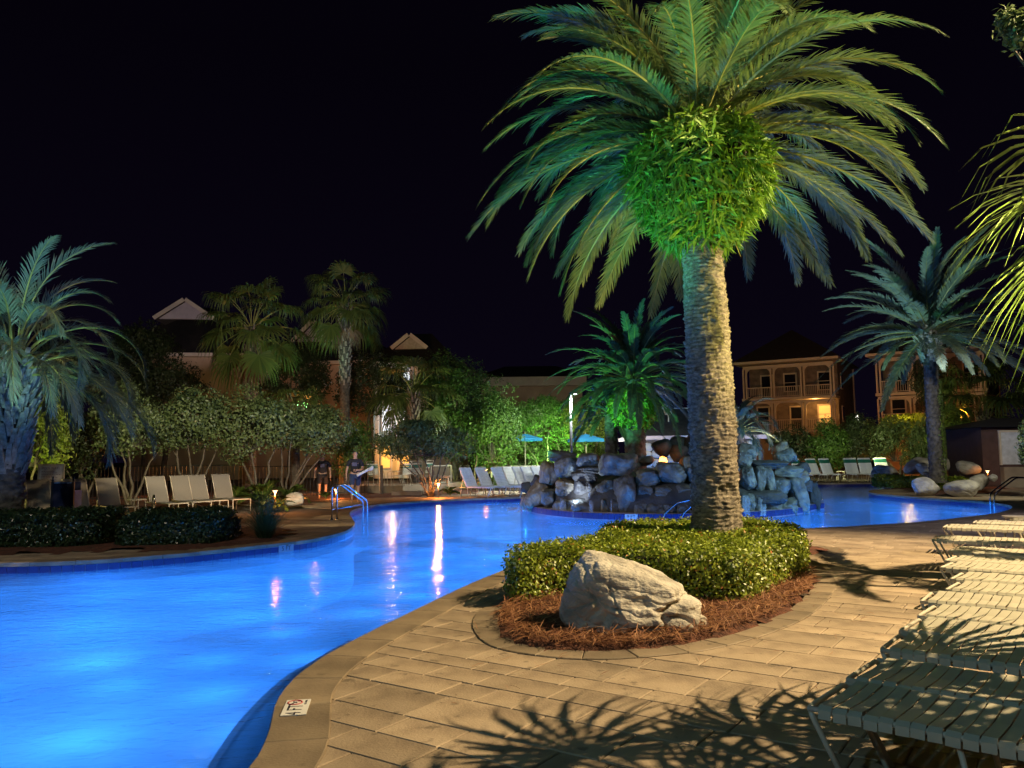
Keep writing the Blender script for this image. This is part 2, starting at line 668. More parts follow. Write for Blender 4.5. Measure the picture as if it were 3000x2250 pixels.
for s in np.arange(0.05, dl[-1], 0.075):
    p = at_s(ql, dl, np.array([s]))[0]
    e = at_s(ql, dl, np.array([s + 0.03]))[0] - at_s(ql, dl, np.array([s - 0.03]))[0]
    trim.box((p[0], p[1], -0.333), (0.062, 0.05, 0.03), rz=math.atan2(e[1], e[0]))
trim.obj('edge_trim', pm('trim_tile', (0.20, 0.15, 0.14), rough=0.5), led, kind='stuff')

# --- water surface
m, N, L, b = nodes_of('pool_water')
N.remove(b)
tcn = N.new('ShaderNodeTexCoord')
mp = N.new('ShaderNodeMapping'); mp.inputs['Scale'].default_value = (1.0, 1.6, 1.0)
L.new(tcn.outputs['Object'], mp.inputs[0])
n1_ = N.new('ShaderNodeTexNoise'); n1_.inputs['Scale'].default_value = 5.5; n1_.inputs['Detail'].default_value = 3; n1_.inputs['Distortion'].default_value = 0.6
n2_ = N.new('ShaderNodeTexNoise'); n2_.inputs['Scale'].default_value = 0.9; n2_.inputs['Detail'].default_value = 2
L.new(mp.outputs[0], n1_.inputs['Vector']); L.new(mp.outputs[0], n2_.inputs['Vector'])
ma = N.new('ShaderNodeMath'); ma.operation = 'MULTIPLY_ADD'; ma.inputs[1].default_value = 2.2
L.new(n2_.outputs['Fac'], ma.inputs[0]); L.new(n1_.outputs['Fac'], ma.inputs[2])
bp = N.new('ShaderNodeBump'); bp.inputs['Strength'].default_value = 0.35; bp.inputs['Distance'].default_value = 0.035
L.new(ma.outputs[0], bp.inputs['Height'])
gl = N.new('ShaderNodeBsdfGlossy'); gl.inputs['Roughness'].default_value = 0.10
trn = N.new('ShaderNodeBsdfTransparent'); trn.inputs[0].default_value = (0.62, 0.88, 1.0, 1)
fr = N.new('ShaderNodeFresnel'); fr.inputs['IOR'].default_value = 1.33
tl_ = N.new('ShaderNodeBsdfTranslucent'); tl_.inputs[0].default_value = (0.55, 0.85, 1.0, 1)
mxt = N.new('ShaderNodeMixShader'); mxt.inputs[0].default_value = 0.38
L.new(trn.outputs[0], mxt.inputs[1]); L.new(tl_.outputs[0], mxt.inputs[2])
mx = N.new('ShaderNodeMixShader')
L.new(bp.outputs[0], gl.inputs['Normal']); L.new(bp.outputs[0], fr.inputs['Normal'])
L.new(fr.outputs[0], mx.inputs[0]); L.new(mxt.outputs[0], mx.inputs[1]); L.new(gl.outputs[0], mx.inputs[2])
L.new(mx.outputs[0], N['Material Output'].inputs[0])
m_water = m
flat(POOL, WATER_Z, 'pool_water', m_water, kind='structure')

# --- added grid of unseen fill lamps under the water, for an even glow
PB = (0.034, 0.262, 1.0)
gx, gy = np.meshgrid(np.arange(-19, 26, 1.7), np.arange(-3, 41, 1.7))
cand = np.stack([gx.ravel() + (np.round(gy.ravel() / 1.7) % 2) * 0.85, gy.ravel()], 1)
cand = cand + RS.uniform(-0.3, 0.3, cand.shape)
keep = inpoly(cand, POOL)
md = np.min(np.linalg.norm(cand[:, None] - POOL[None, ::2], axis=2), axis=1)
ISL0 = P(1525, 1488, WATER_Z)[:2]
keep &= (md > 0.8) & (np.hypot(*cand.T) < 40) & (np.abs(cand[:, 0]) < 0.72 * np.maximum(cand[:, 1], 2) + 3)
keep &= ~((cand[:, 0] > 11.5) & (cand[:, 1] > 30.0))
ISLAND = catmull([P(x, y, WATER_Z)[:2] for x, y in [(1525, 1486), (1545, 1498), (1600, 1510), (1700, 1520), (1850, 1526), (2000, 1526), (2120, 1524), (2250, 1516), (2340, 1506), (2388, 1494)]]
                 + [np.array((9.6, 25.2)), np.array((9.4, 28.2)), np.array((6.5, 30.5)), np.array((3.0, 30.3)), np.array((0.6, 28.8))], 5, True)
keep &= ~inpoly(cand, ISLAND)
for c in cand[keep]:
    lamp('pool_fill_light', 'POINT', (c[0], c[1], -0.82), 43 * (0.85 + 0.3 * RS.rand()), PB, 0.15)
print('pool lamps', keep.sum())

# --- the planting bed of the big palm
BED = catmull(G((1384, 1842), (1436, 1894), (1571, 1923), (1750, 1934), (1951, 1922), (2114, 1898), (2276, 1850), (2385, 1796), (2446, 1728), (2442, 1690), (2395, 1640)) +
              [np.array((5.35, 13.2)), np.array((4.6, 14.4)), np.array((3.1, 14.9)), np.array((1.9, 14.3)), np.array((1.15, 12.6)), np.array((0.3, 10.6))] +
              G((1470, 1755), (1400, 1795)), 6, True)
qb, db = arc(BED)
bed_ring = empty('planter_border', (0, 0, 0))
bed_ring['kind'] = 'structure'
band_stones(qb, db, 0.0, db[-1], -0.25, 0.0, 'border_stone', m_coping, bed_ring, -0.03, 0.012, 0.42, 0.005)
t_, n_ = edge_frames(BED)
BEDI = BED - n_ * 0.25

# --- paving slabs laid in broken courses
U = np.array([0.826, -0.563]); W = np.array([0.563, 0.826])
ORG = np.array([0.0, 4.6])


def clip_half(poly, pt, nr):
    """keep the side of the line where (p-pt).nr > 0"""
    out = []
    n = len(poly)
    for i in range(n):
        a, b = poly[i], poly[(i + 1) % n]
        da, dbb = np.dot(a - pt, nr), np.dot(b - pt, nr)
        if da >= 0: out.append(a)
        if (da >= 0) != (dbb >= 0): out.append(a + (b - a) * da / (da - dbb))
    return out


def slabs(vmin, vmax, umin, umax, hs, ls):
    out = []
    v = vmin
    while v < vmax:
        h = hs[RS.randint(len(hs))]
        u = umin - RS.rand() * 0.5
        while u < umax:
            l = ls[RS.randint(len(ls))]
            c = ORG + U * (u + l / 2) + W * (v + h / 2)
            out.append((c[0], c[1], l, h))
            u += l
        v += h
    return np.array(out)


SL = np.concatenate([slabs(-6.5, 14.0, -14, 22, [0.23, 0.31, 0.31, 0.46], [0.31, 0.46, 0.61, 0.61, 0.76]),
                     slabs(14.05, 40, -26, 26, [0.46, 0.61], [0.61, 0.76, 0.92])])
c2 = SL[:, :2]
ok = (np.abs(c2[:, 0]) < 0.70 * np.maximum(c2[:, 1], 1.0) + 2.0) & (c2[:, 1] > 2.2) & (c2[:, 1] < 36)
SL = SL[ok]; c2 = SL[:, :2]
D_ = np.linalg.norm(c2[:, None] - POOL[None], axis=2)
ni = D_.argmin(1); nd = D_.min(1)
ins = inpoly(c2, POOL)
insb = inpoly(c2, BEDI)
db_ = np.linalg.norm(c2[:, None] - BED[None], axis=2)
nib, ndb = db_.argmin(1), db_.min(1)
sl_list = []
for i, (x, y, l, h) in enumerate(SL):
    if (ins[i] and nd[i] > 0.7) or (insb[i] and ndb[i] > 0.6):
        continue
    g = 0.004
    c = np.array([x, y])
    poly = [c + U * sx * (l / 2 - g) + W * sy * (h / 2 - g) for sx, sy in ((-1, -1), (1, -1), (1, 1), (-1, 1))]
    if nd[i] < 0.8:
        poly = clip_half(poly, POOL[ni[i]] + pn_[ni[i]] * 0.2, pn_[ni[i]])
    if ndb[i] < 0.75 and len(poly) > 2:
        poly = clip_half(poly, BED[nib[i]] - n_[nib[i]] * 0.06, n_[nib[i]])
    if len(poly) < 3: continue
    pa = np.array(poly)
    if 0.5 * abs(np.sum(pa[:, 0] * np.roll(pa[:, 1], -1) - np.roll(pa[:, 0], -1) * pa[:, 1])) < 0.006: continue
    sl_list.append((math.hypot(x, y), pa))
sl_list.sort(key=lambda t: t[0])
deck = empty('pool_deck', (0, 0, 0))
deck['kind'] = 'structure'
rest, tones = MB(), []
for i, (dd, pa) in enumerate(sl_list):
    dz = RS.uniform(-0.0015, 0.0015)
    vis = pa[:, 0].mean() < 0.66 * pa[:, 1].mean() + 0.5
    if i < 300:
        V, Fc = prism(ccw(pa), -0.028, dz)
        c = V.mean(0)
        obj('paver', mesh('paver', V - c, Fc, m_paver, RS.rand()), deck, loc=c)
    else:
        V, Fc = prism(ccw(pa), -0.028, dz)
        rest.add(V, Fc)
        tones += [RS.rand()] * len(Fc)
rest.obj('far_pavers', m_paver, deck, tone=np.array(tones), kind='stuff')
print('slabs', len(sl_list))


# --- mulch and pine straw
def mound(poly, name, z=0.03, amp=0.05, mat=None, step=0.12, parent=None, kind='structure'):
    mn, mxx = poly.min(0), poly.max(0)
    xs, ys = np.arange(mn[0], mxx[0] + step, step), np.arange(mn[1], mxx[1] + step, step)
    X, Y = np.meshgrid(xs, ys)
    q = np.stack([X.ravel(), Y.ravel()], 1)
    e = np.min(np.linalg.norm(q[:, None] - poly[None, ::2], axis=2), 1)
    ii = inpoly(q, poly)
    e = np.where(ii, e, -e)
    z_ = z + amp * np.clip(e / 0.4, 0, 1) + 0.02 * fbm(np.c_[q * 4, np.zeros(len(q))], 3)
    z_ = np.where(e < 0, z_ * 0 + 0.004, z_)
    idx = np.arange(len(q)).reshape(X.shape)
    Fc = np.stack([idx[:-1, :-1].ravel(), idx[:-1, 1:].ravel(), idx[1:, 1:].ravel(), idx[1:, :-1].ravel()], 1)
    keep = (e[Fc] > -step * 1.6).all(1)
    return obj(name, mesh(name, np.c_[q, z_], Fc[keep], mat or m_mulch, None, True), parent, kind=kind)


bed = mound(BEDI, 'planting_bed', 0.02, 0.06)


def straw(poly, name, n, z=0.05, ln=(0.10, 0.24), w=0.0035, amp=0.05, rs=RS, mask=None, label='rust brown pine straw strewn over the planting bed of the big palm'):
    mn, mxx = poly.min(0), poly.max(0)
    q = rs.uniform(mn, mxx, (n * 4, 2))
    q = q[inpoly(q, poly)]
    if mask is not None: q = q[mask(q)]
    q = q[:n]
    n = len(q)
    a = rs.uniform(0, 2 * np.pi, n)
    L_ = rs.uniform(*ln, n)
    cv = rs.normal(0, 0.5, n)
    z0 = z + rs.rand(n) * amp
    tilt = rs.normal(0, 0.22, n)
    pts = []
    for j, t in enumerate((-0.5, 0, 0.5)):
        aa = a + cv * t
        pts.append(np.c_[q[:, 0] + np.cos(aa) * L_ * t, q[:, 1] + np.sin(aa) * L_ * t, z0 + np.abs(tilt) * L_ * (t + 0.5) - (0.15 * L_ * t * t)])
    V = []
    for j in range(3):
        ww = w * (0.5 if j != 1 else 1)
        off = np.c_[-np.sin(a) * ww, np.cos(a) * ww, np.full(n, ww * 0.3)]
        V += [pts[j] + off, pts[j] - off]
    V = np.stack(V, 1).reshape(-1, 3)
    b = np.arange(n)[:, None] * 6
    Fc = np.concatenate([b + np.array([0, 1, 3, 2]), b + np.array([2, 3, 5, 4])])
    t = rs.rand(n)
    o = obj(name, mesh(name, V, Fc, m_straw, np.concatenate([t, t])), kind='stuff')
    return props(o, label, 'pine straw')


HEDGE = np.array([(0.05, 8.6), (0.5, 8.95), (0.95, 9.0), (1.4, 8.75), (1.75, 8.5), (2.14, 8.4), (2.45, 8.5), (2.9, 9.2), (3.4, 9.9), (3.8, 10.6),
                  (4.05, 11.6), (3.98, 12.5), (3.7, 12.95), (3.16, 13.06), (2.54, 12.9), (1.92, 12.85), (1.44, 12.4), (1.2, 11.4), (0.98, 10.6),
                  (0.62, 10.1), (0.25, 9.7), (-0.05, 9.2)])
straw(BEDI, 'pine_straw', 15000, mask=lambda q: (q[:, 1] < 10.6) & ~inpoly(q, HEDGE * 0.97 + HEDGE.mean(0) * 0.03))

straw(BED - n_ * -0.55, 'loose_needles', 260, z=0.014, amp=0.004, ln=(0.05, 0.14), w=0.0025, mask=lambda q: ~inpoly(q, BEDI) & ~inpoly(q, POOL), label='loose pine needles blown from the bed onto the paving')
straw(np.array([(-0.9, 3.6), (4, 3.6), (6, 9), (-0.9, 7)], float), 'loose_needles', 70, z=0.003, amp=0.004, ln=(0.05, 0.12), w=0.002, mask=lambda q: ~inpoly(q, BED) & ~inpoly(q, POOL), label='few stray needles scattered on the foreground pavers')


def leafq(pts, nrm, ln, wd, rs, fold=0.12, up=0.0, tips=None):
    n = len(pts)
    nrm = nrm / (np.linalg.norm(nrm, axis=1)[:, None] + 1e-9)
    if tips is None:
        r = rs.normal(size=(n, 3)); r[:, 2] += up
    else:
        r = tips
    t = r - nrm * np.sum(r * nrm, 1)[:, None]
    t /= np.linalg.norm(t, axis=1)[:, None] + 1e-9
    s = np.cross(nrm, t)
    ln = np.broadcast_to(ln, (n,))[:, None]; wd = np.broadcast_to(wd, (n,))[:, None]
    V = np.stack([pts, pts + t * ln * 0.45 + s * wd / 2 + nrm * fold * wd, pts + t * ln, pts + t * ln * 0.45 - s * wd / 2 + nrm * fold * wd], 1).reshape(-1, 3)
    Fc = np.arange(n * 4).reshape(n, 4)
    return V, Fc


def hedge(poly, z0, z1, n, leaf, name, label, mat, seed, wob=0.05, core=None, twigs=None, group=None, rnd=0.16):
    rs = np.random.RandomState(seed)
    poly = ccw(catmull(poly, 4, True))
    root = empty(name, (*poly.mean(0), z0), label, 'hedge', group)
    t, nr = edge_frames(poly)
    q, d = arc(poly)
    per = d[-1]
    area = 0.5 * abs(np.sum(poly[:, 0] * np.roll(poly[:, 1], -1) - np.roll(poly[:, 0], -1) * poly[:, 1]))
    side = per * (z1 - z0)
    nt = int(n * area / (area + side))
    mn, mxx = poly.min(0), poly.max(0)
    top = rs.uniform(mn, mxx, (nt * 4, 2)); top = top[inpoly(top, poly)][:nt]
    e = np.min(np.linalg.norm(top[:, None] - poly[None], axis=2), 1)
    zt = z1 - rnd * (1 - np.sqrt(np.clip(1 - (1 - np.clip(e / rnd, 0, 1)) ** 2, 0, 1)))
    cen = poly.mean(0)
    Pt = np.c_[top, zt]
    dirn = (top - cen); dirn /= np.linalg.norm(dirn, axis=1)[:, None] + 1e-9
    edge = (1 - np.clip(e / rnd, 0, 1))[:, None]
    Nt = np.c_[dirn * edge, np.ones(len(top))]
    ns = n - len(top)
    s = rs.uniform(0, per, ns)
    p = at_s(q, d, s)
    e2 = at_s(q, d, s + 0.04) - at_s(q, d, s - 0.04)
    e2 /= np.linalg.norm(e2, axis=1)[:, None] + 1e-9
    nn = np.stack([e2[:, 1], -e2[:, 0]], 1)
    zz = rs.uniform(z0, z1 - rnd * 0.6, ns)
    Ps = np.c_[p, zz]; Ns = np.c_[nn, np.full(ns, 0.35)]
    A, B = np.vstack([Pt, Ps]), np.vstack([Nt, Ns])
    w = fbm(A * 2.3, 3, seed)[:, None]
    A = A + B * (w * wob) + B * rs.uniform(-0.09, 0.03, (len(A), 1)) + rs.normal(0, 0.01, A.shape)
    # a few shoots stand out of the surface
    B = B + rs.normal(0, 0.55, B.shape)
    V, Fc = leafq(A, B, leaf * rs.uniform(0.7, 1.25, len(A)), leaf * 0.6, rs, up=0.5)
    tn = np.clip(0.45 + 0.35 * fbm(A * 5, 2, seed + 1) + rs.normal(0, 0.22, len(A)), 0, 1)
    obj('leaves', mesh('leaves', V - np.array([*poly.mean(0), z0]), Fc, mat, tn), root, kind='stuff')
    inn = poly - nr * 0.11
    kk = len(inn)
    V = np.concatenate([np.c_[inn, np.full(kk, z0 - 0.02)], np.c_[inn, np.full(kk, z1 - 0.20)], np.c_[poly - nr * 0.24, np.full(kk, z1 - 0.11)]])
    Fc = [(j * kk + i, j * kk + (i + 1) % kk, (j + 1) * kk + (i + 1) % kk, (j + 1) * kk + i) for j in (0, 1) for i in range(kk)] + [[2 * kk + i for i in range(kk)]]
    obj('twigs', mesh('twigs', V - np.array([*poly.mean(0), z0]), Fc, core or m_twig), root)
    return root


m_twig = pm('twigs', (0.035, 0.030, 0.016), (0.012, 0.012, 0.008), 0.95, 12, 0.8, 40)
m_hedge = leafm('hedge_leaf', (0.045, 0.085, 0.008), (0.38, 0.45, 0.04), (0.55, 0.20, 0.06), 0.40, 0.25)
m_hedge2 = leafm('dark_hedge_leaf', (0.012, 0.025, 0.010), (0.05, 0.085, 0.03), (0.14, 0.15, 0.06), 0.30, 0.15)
hedge(HEDGE, 0.04, 0.55, 60000, 0.046, 'clipped_hedge', 'clipped yellow green box hedge around the foot of the big palm', m_hedge, 3)

# left bank: two dark hedges on a mulched strip
def box_bed(xa, ya, xb, yb, dep, bulge=0.12):
    a, b = P(xa, ya)[:2], P(xb, yb)[:2]
    up = np.array([0, dep])
    return np.array([a, (a + b) / 2 - [0, bulge], b, b + up * 0.5 + [bulge * 1.3, 0], b + up, (a + b) / 2 + up, a + up, a + up * 0.5 - [bulge * 1.3, 0]])


LB1 = box_bed(-190, 1612, 246, 1606, 1.7)
LB2 = box_bed(346, 1604, 612, 1598, 1.5)
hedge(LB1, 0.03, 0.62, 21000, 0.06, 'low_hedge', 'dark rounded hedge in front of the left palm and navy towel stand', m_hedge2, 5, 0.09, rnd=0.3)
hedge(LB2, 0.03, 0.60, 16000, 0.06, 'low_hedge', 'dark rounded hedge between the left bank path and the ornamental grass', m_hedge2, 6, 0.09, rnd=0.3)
LBED = catmull([P(x, y)[:2] for x, y in [(-260, 1622), (100, 1622), (300, 1614), (500, 1612), (640, 1600), (760, 1588), (830, 1578), (850, 1560), (800, 1548), (700, 1545), (640, 1560), (560, 1560), (400, 1560), (300, 1585), (240, 1545), (0, 1530), (-260, 1530)]], 3, True)
mound(LBED, 'left_planting_bed', 0.015, 0.03, step=0.2)

# ================================================================ PALMS
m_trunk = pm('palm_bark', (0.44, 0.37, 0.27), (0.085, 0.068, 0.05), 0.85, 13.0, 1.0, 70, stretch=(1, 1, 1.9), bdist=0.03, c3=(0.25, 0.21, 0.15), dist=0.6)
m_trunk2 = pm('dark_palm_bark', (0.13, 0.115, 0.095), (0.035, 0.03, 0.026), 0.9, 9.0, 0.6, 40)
m_frond = leafm('date_frond', (0.065, 0.115, 0.040), (0.165, 0.215, 0.065), (0.30, 0.21, 0.07), 0.42, 0.22)
m_frond_blue = leafm('jelly_palm_frond', (0.09, 0.13, 0.09), (0.20, 0.25, 0.17), (0.30, 0.27, 0.15), 0.45, 0.2)
m_frond_far = leafm('far_frond', (0.05, 0.08, 0.04), (0.12, 0.16, 0.08), (0.22, 0.18, 0.08), 0.45, 0.2)
m_fan = leafm('fan_leaf', (0.06, 0.10, 0.025), (0.17, 0.21, 0.05), (0.26, 0.22, 0.07), 0.38, 0.25)
m_dead = leafm('dead_fan_leaf', (0.13, 0.085, 0.05), (0.26, 0.18, 0.11), None, 0.8, 0.15)
m_rach = pm('rachis', (0.30, 0.27, 0.07), (0.20, 0.20, 0.05), 0.5, 8)
m_fern = leafm('skirt_fern', (0.04, 0.12, 0.012), (0.24, 0.42, 0.03), (0.42, 0.34, 0.04), 0.65, 0.3)
m_boot = pm('leaf_boot', (0.34, 0.30, 0.25), (0.16, 0.13, 0.10), 0.85, 12, 0.4, 60)


def frond_mesh(name, L_, th0, droop, n, ll, lw, mat, seed, ang=52, vee=25, hang=0.12, pw=1.25, bare=0.08, r0_=0.022, wav=0.0, stem_mat=None):
    """feather frond in the XZ plane, base at the origin"""
    rs = np.random.RandomState(seed)
    ns = 22
    s = np.linspace(0, 1, ns)
    th = rad(th0) - rad(droop) * s ** pw
    dx, dz = np.cos(th) * L_ / (ns - 1), np.sin(th) * L_ / (ns - 1)
    C = np.stack([np.r_[0, np.cumsum(dx[:-1])], 0.10 * L_ * rs.uniform(-1, 1) * s ** 2, np.r_[0, np.cumsum(dz[:-1])]], 1)
    Vr, Fr = tube(C, np.linspace(r0_, r0_ * 0.15, ns), 4)
    t = np.linspace(bare, 0.995, n)
    Pp = np.stack([np.interp(t, s, C[:, i]) for i in range(3)], 1)
    thh = np.interp(t, s, th)
    T = np.stack([np.cos(thh), np.zeros(n), np.sin(thh)], 1)
    Nn = np.stack([-np.sin(thh), np.zeros(n), np.cos(thh)], 1)
    B = np.array([0, 1.0, 0])
    Vs, Fs, off = [Vr], [], len(Vr)
    prof = ll * np.clip(np.sin(np.pi * (t * 0.86 + 0.10)) ** 0.6, 0.25, 1)
    for side in (-1, 1):
        a = np.radians(ang - 28 * t + rs.normal(0, 4, n))
        v = np.radians(vee + rs.normal(0, 9, n))
        D = T * np.cos(a)[:, None] + (side * B * np.cos(v)[:, None] + Nn * np.sin(v)[:, None]) * np.sin(a)[:, None]
        ln = prof * rs.uniform(0.85, 1.1, n)
        p1 = Pp + D * (ln * 0.5)[:, None]
        p2 = Pp + D * ln[:, None]
        p1[:, 2] -= hang * ln * 0.22
        p2[:, 2] -= hang * ln
        Wd = np.cross(D, Nn); Wd /= np.linalg.norm(Wd, axis=1)[:, None]
        w = (lw * (0.75 + 0.5 * np.sin(np.pi * t)) / 2)[:, None]
        V = np.stack([Pp - Wd * w * 0.5, Pp + Wd * w * 0.5, p1 + Wd * w, p2, p1 - Wd * w], 1).reshape(-1, 3)
        b = np.arange(n)[:, None] * 5 + off
        Fs += (b + np.array([0, 1, 2, 4])).tolist() + [list(q) for q in (b + np.array([4, 2, 3])).tolist()]
        Vs.append(V); off += len(V)
    tone = np.r_[np.zeros(len(Fr)), rs.beta(2, 3, len(Fs))]
    me = mesh(name, np.concatenate(Vs), [list(f) for f in Fr] + Fs, mat, tone)
    me.materials.append(stem_mat or m_rach)
    mi = np.zeros(len(me.polygons), dtype=np.int32); mi[:len(Fr)] = 1
    me.polygons.foreach_set('material_index', mi)
    return me


def fan_mesh(name, R_, pet, th0, droop, k, mat, seed, span=230, hang=0.5, w=1.0, stiff=0.55):
    """fan leaf on a petiole, base at the origin, leaning out along +X"""
    rs = np.random.RandomState(seed)
    ns = 8
    s = np.linspace(0, 1, ns)
    th = rad(th0) - rad(droop) * s ** 1.4
    C = np.stack([np.r_[0, np.cumsum(np.cos(th[:-1]) * pet / (ns - 1))], np.zeros(ns), np.r_[0, np.cumsum(np.sin(th[:-1]) * pet / (ns - 1))]], 1)
    Vr, Fr = tube(C, np.linspace(0.022, 0.012, ns), 4)
    hub, a0 = C[-1], th[-1] - 0.25
    T = np.array([math.cos(a0), 0, math.sin(a0)]); Nn = np.array([-math.sin(a0), 0, math.cos(a0)]); B = np.array([0, 1.0, 0])
    an = np.radians(np.linspace(-span / 2, span / 2, k) + rs.normal(0, 1.2, k))
    D = np.cos(an)[:, None] * T + np.sin(an)[:, None] * B + Nn * (0.10 + 0.12 * (np.arange(k) % 2))[:, None]
    ln = R_ * (0.72 + 0.28 * np.cos(an * 0.75)) * rs.uniform(0.92, 1.06, k)
    Wd = np.cross(D, Nn); Wd /= np.linalg.norm(Wd, axis=1)[:, None]
    ww = w * R_ * stiff * math.radians(span / k) * 0.56
    p1 = hub + D * (ln * stiff)[:, None]
    p2 = hub + D * (ln * (stiff + 0.25))[:, None]
    p3 = hub + D * (ln * 0.93)[:, None]
    g = hang * R_ * rs.uniform(0.7, 1.2, k)
    p1[:, 2] -= g * 0.10; p2[:, 2] -= g * 0.36; p3[:, 2] -= g * 0.95
    H = np.repeat(hub[None], k, 0)
    V = np.stack([H - Wd * 0.008, H + Wd * 0.008, p1 + Wd * ww, p1 - Wd * ww, p2 + Wd * ww * 0.5, p2 - Wd * ww * 0.5, p3], 1).reshape(-1, 3)
    b = np.arange(k)[:, None] * 7 + len(Vr)
    Fs = (b + np.array([0, 1, 2, 3])).tolist() + (b + np.array([3, 2, 4, 5])).tolist() + (b + np.array([5, 4, 6])).tolist()
    tone = np.r_[np.zeros(len(Fr)), np.tile(rs.beta(2, 3, k), 3)]
    me = mesh(name, np.concatenate([Vr, V]), [list(f) for f in Fr] + Fs, mat, tone)
    me.materials.append(m_rach if mat is not m_dead else m_dead)
    mi = np.zeros(len(me.polygons), dtype=np.int32); mi[:len(Fr)] = 1
    me.polygons.foreach_set('material_index', mi)
    return me


def scar_trunk(name, h, rf, rows, cols, amp, mat, parent, k=96, sub=5, hollow=None, seed=0, lean=(0, 0), curve=0.0, flat_=2.6):
    """trunk with courses of old leaf scars standing proud of their joints"""
    nz = rows * sub + 1
    z = np.linspace(0, h, nz)
    a = np.arange(k) / k
    Z, A = np.meshgrid(z, a, indexing='ij')
    v = Z / h * rows
    wob = 0.75 * fbm(np.stack([np.cos(A * 2 * np.pi).ravel() * 2.2, np.sin(A * 2 * np.pi).ravel() * 2.2, v.ravel() * 0.45], 1), 3, seed).reshape(Z.shape)
    v = v + wob
    row = np.floor(v)
    fv = v - row
    fa = np.mod(A * cols + 0.5 * np.mod(row, 2), 1.0)
    edge_a = np.clip(np.minimum(fa, 1 - fa) / 0.12, 0, 1)
    prof = np.clip((1 - fv) * flat_, 0, 1) * (0.35 + 0.65 * fv) * 1.3
    relief = prof * (0.55 + 0.45 * edge_a)
    cell = (np.floor(A * cols + 0.5 * np.mod(row, 2)).astype(int) * 131 + row.astype(int) * 977 + seed) & 4095
    relief = relief * (0.45 + 0.9 * _tab[cell])
    x3 = np.stack([np.cos(A * 2 * np.pi).ravel() * 4, np.sin(A * 2 * np.pi).ravel() * 4, Z.ravel() * 9], 1)
    rn = fbm(x3, 4, seed + 5).reshape(Z.shape)
    R = rf(Z / h) + amp * (relief - 0.5) * (0.8 + 1.1 * rn) + amp * 0.9 * rn
    if hollow:
        hz, ha, hw, hh, hd = hollow
        q = ((Z - hz) / hh) ** 2 + ((np.mod(A - ha + 0.5, 1) - 0.5) / hw) ** 2
        R = R - hd * np.clip(1.15 - q - 0.25 * rn, 0, 1) ** 0.5
    X = R * np.cos(A * 2 * np.pi) + lean[0] * Z / h + curve * np.sin(np.pi * Z / h)
    Y = R * np.sin(A * 2 * np.pi) + lean[1] * Z / h
    V = np.stack([X, Y, Z], -1).reshape(-1, 3)
    i = np.arange(nz * k).reshape(nz, k)
    Fc = np.stack([i[:-1], np.roll(i, -1, 1)[:-1], np.roll(i, -1, 1)[1:], i[1:]], -1).reshape(-1, 4)
    return obj(name, mesh(name, V, Fc, mat, None, True), parent)


def boots(parent, z0, z1, r0b, r1b, n, ln, w, out, seed, mat=None, x=0, y=0, name='leaf_boots'):
    """cut leaf bases spiralling round the trunk, each a wedge leaning outwards"""
    rs = np.random.RandomState(seed)
    b = MB()
    for i in range(n):
        t = i / n
        z = z0 + (z1 - z0) * t
        a = i * 2.39996 + rs.normal(0, 0.08)
        r = r0b + (r1b - r0b) * t
        d = np.array([math.cos(a), math.sin(a), 0]); s_ = np.array([-d[1], d[0], 0])
        base = np.array([x, y, z]) + d * (r - 0.02)
        o = out * rs.uniform(0.7, 1.2) * (0.5 + 0.8 * t)
        tip = base + d * o + np.array([0, 0, ln * rs.uniform(0.75, 1.15)])
        ww = w * rs.uniform(0.8, 1.1)
        V = [base - s_ * ww / 2, base + s_ * ww / 2, base + s_ * ww / 2 + d * 0.03, base - s_ * ww / 2 + d * 0.03,
             tip - s_ * ww * 0.3, tip + s_ * ww * 0.3, tip + s_ * ww * 0.28 + d * 0.03, tip - s_ * ww * 0.28 + d * 0.03]
        b.add(V, [(3, 2, 6, 7), (0, 4, 5, 1), (0, 3, 7, 4), (1, 5, 6, 2), (4, 7, 6, 5)])
    return b.obj(name, mat or m_boot, parent, kind='stuff')


def crown(root, variants, n, z, r, seed, el0=82, el1=-25, name='frond', x=0, y=0, dr=0.0, pw=1.0, jit=6, skip=None):
    """fronds as parts of the palm; variants is a list of (elevation, mesh)"""
    rs = np.random.RandomState(seed)
    els = np.array([v[0] for v in variants])
    for i in range(n):
        t = (i + 0.5) / n
        el = el0 + (el1 - el0) * t ** pw + rs.normal(0, jit)
        az = i * 2.39996 + rs.normal(0, 0.12)
        if skip and skip(el, az): continue
        order = np.argsort(np.abs(els - el))[:2]
        j = order[rs.randint(2)] if abs(els[order[1]] - el) < 14 else order[0]
        rr = r * (0.25 + 0.75 * t)
        s = rs.uniform(0.88, 1.08)
        o = obj(name, variants[j][1], root, loc=(x + rr * math.cos(az), y + rr * math.sin(az), z - dr * t),
                rot=(rs.normal(0, 0.10), -rad(el - els[j]), az), scale=(s, s * rs.choice([-1, 1]), s))
        o.rotation_mode = 'XYZ'


# ---- the big Canary palm
PX_, PYY = 2.78, 11.1
big = empty('date_palm', (PX_, PYY, 0.05), 'huge date palm with a thick scarred trunk and a ball of ferns under its crown', 'palm tree')


def rf_big(t):
    return np.interp(t, [0, 0.05, 0.13, 0.28, 0.5, 0.75, 1.0], [0.47, 0.40, 0.335, 0.312, 0.312, 0.285, 0.245])


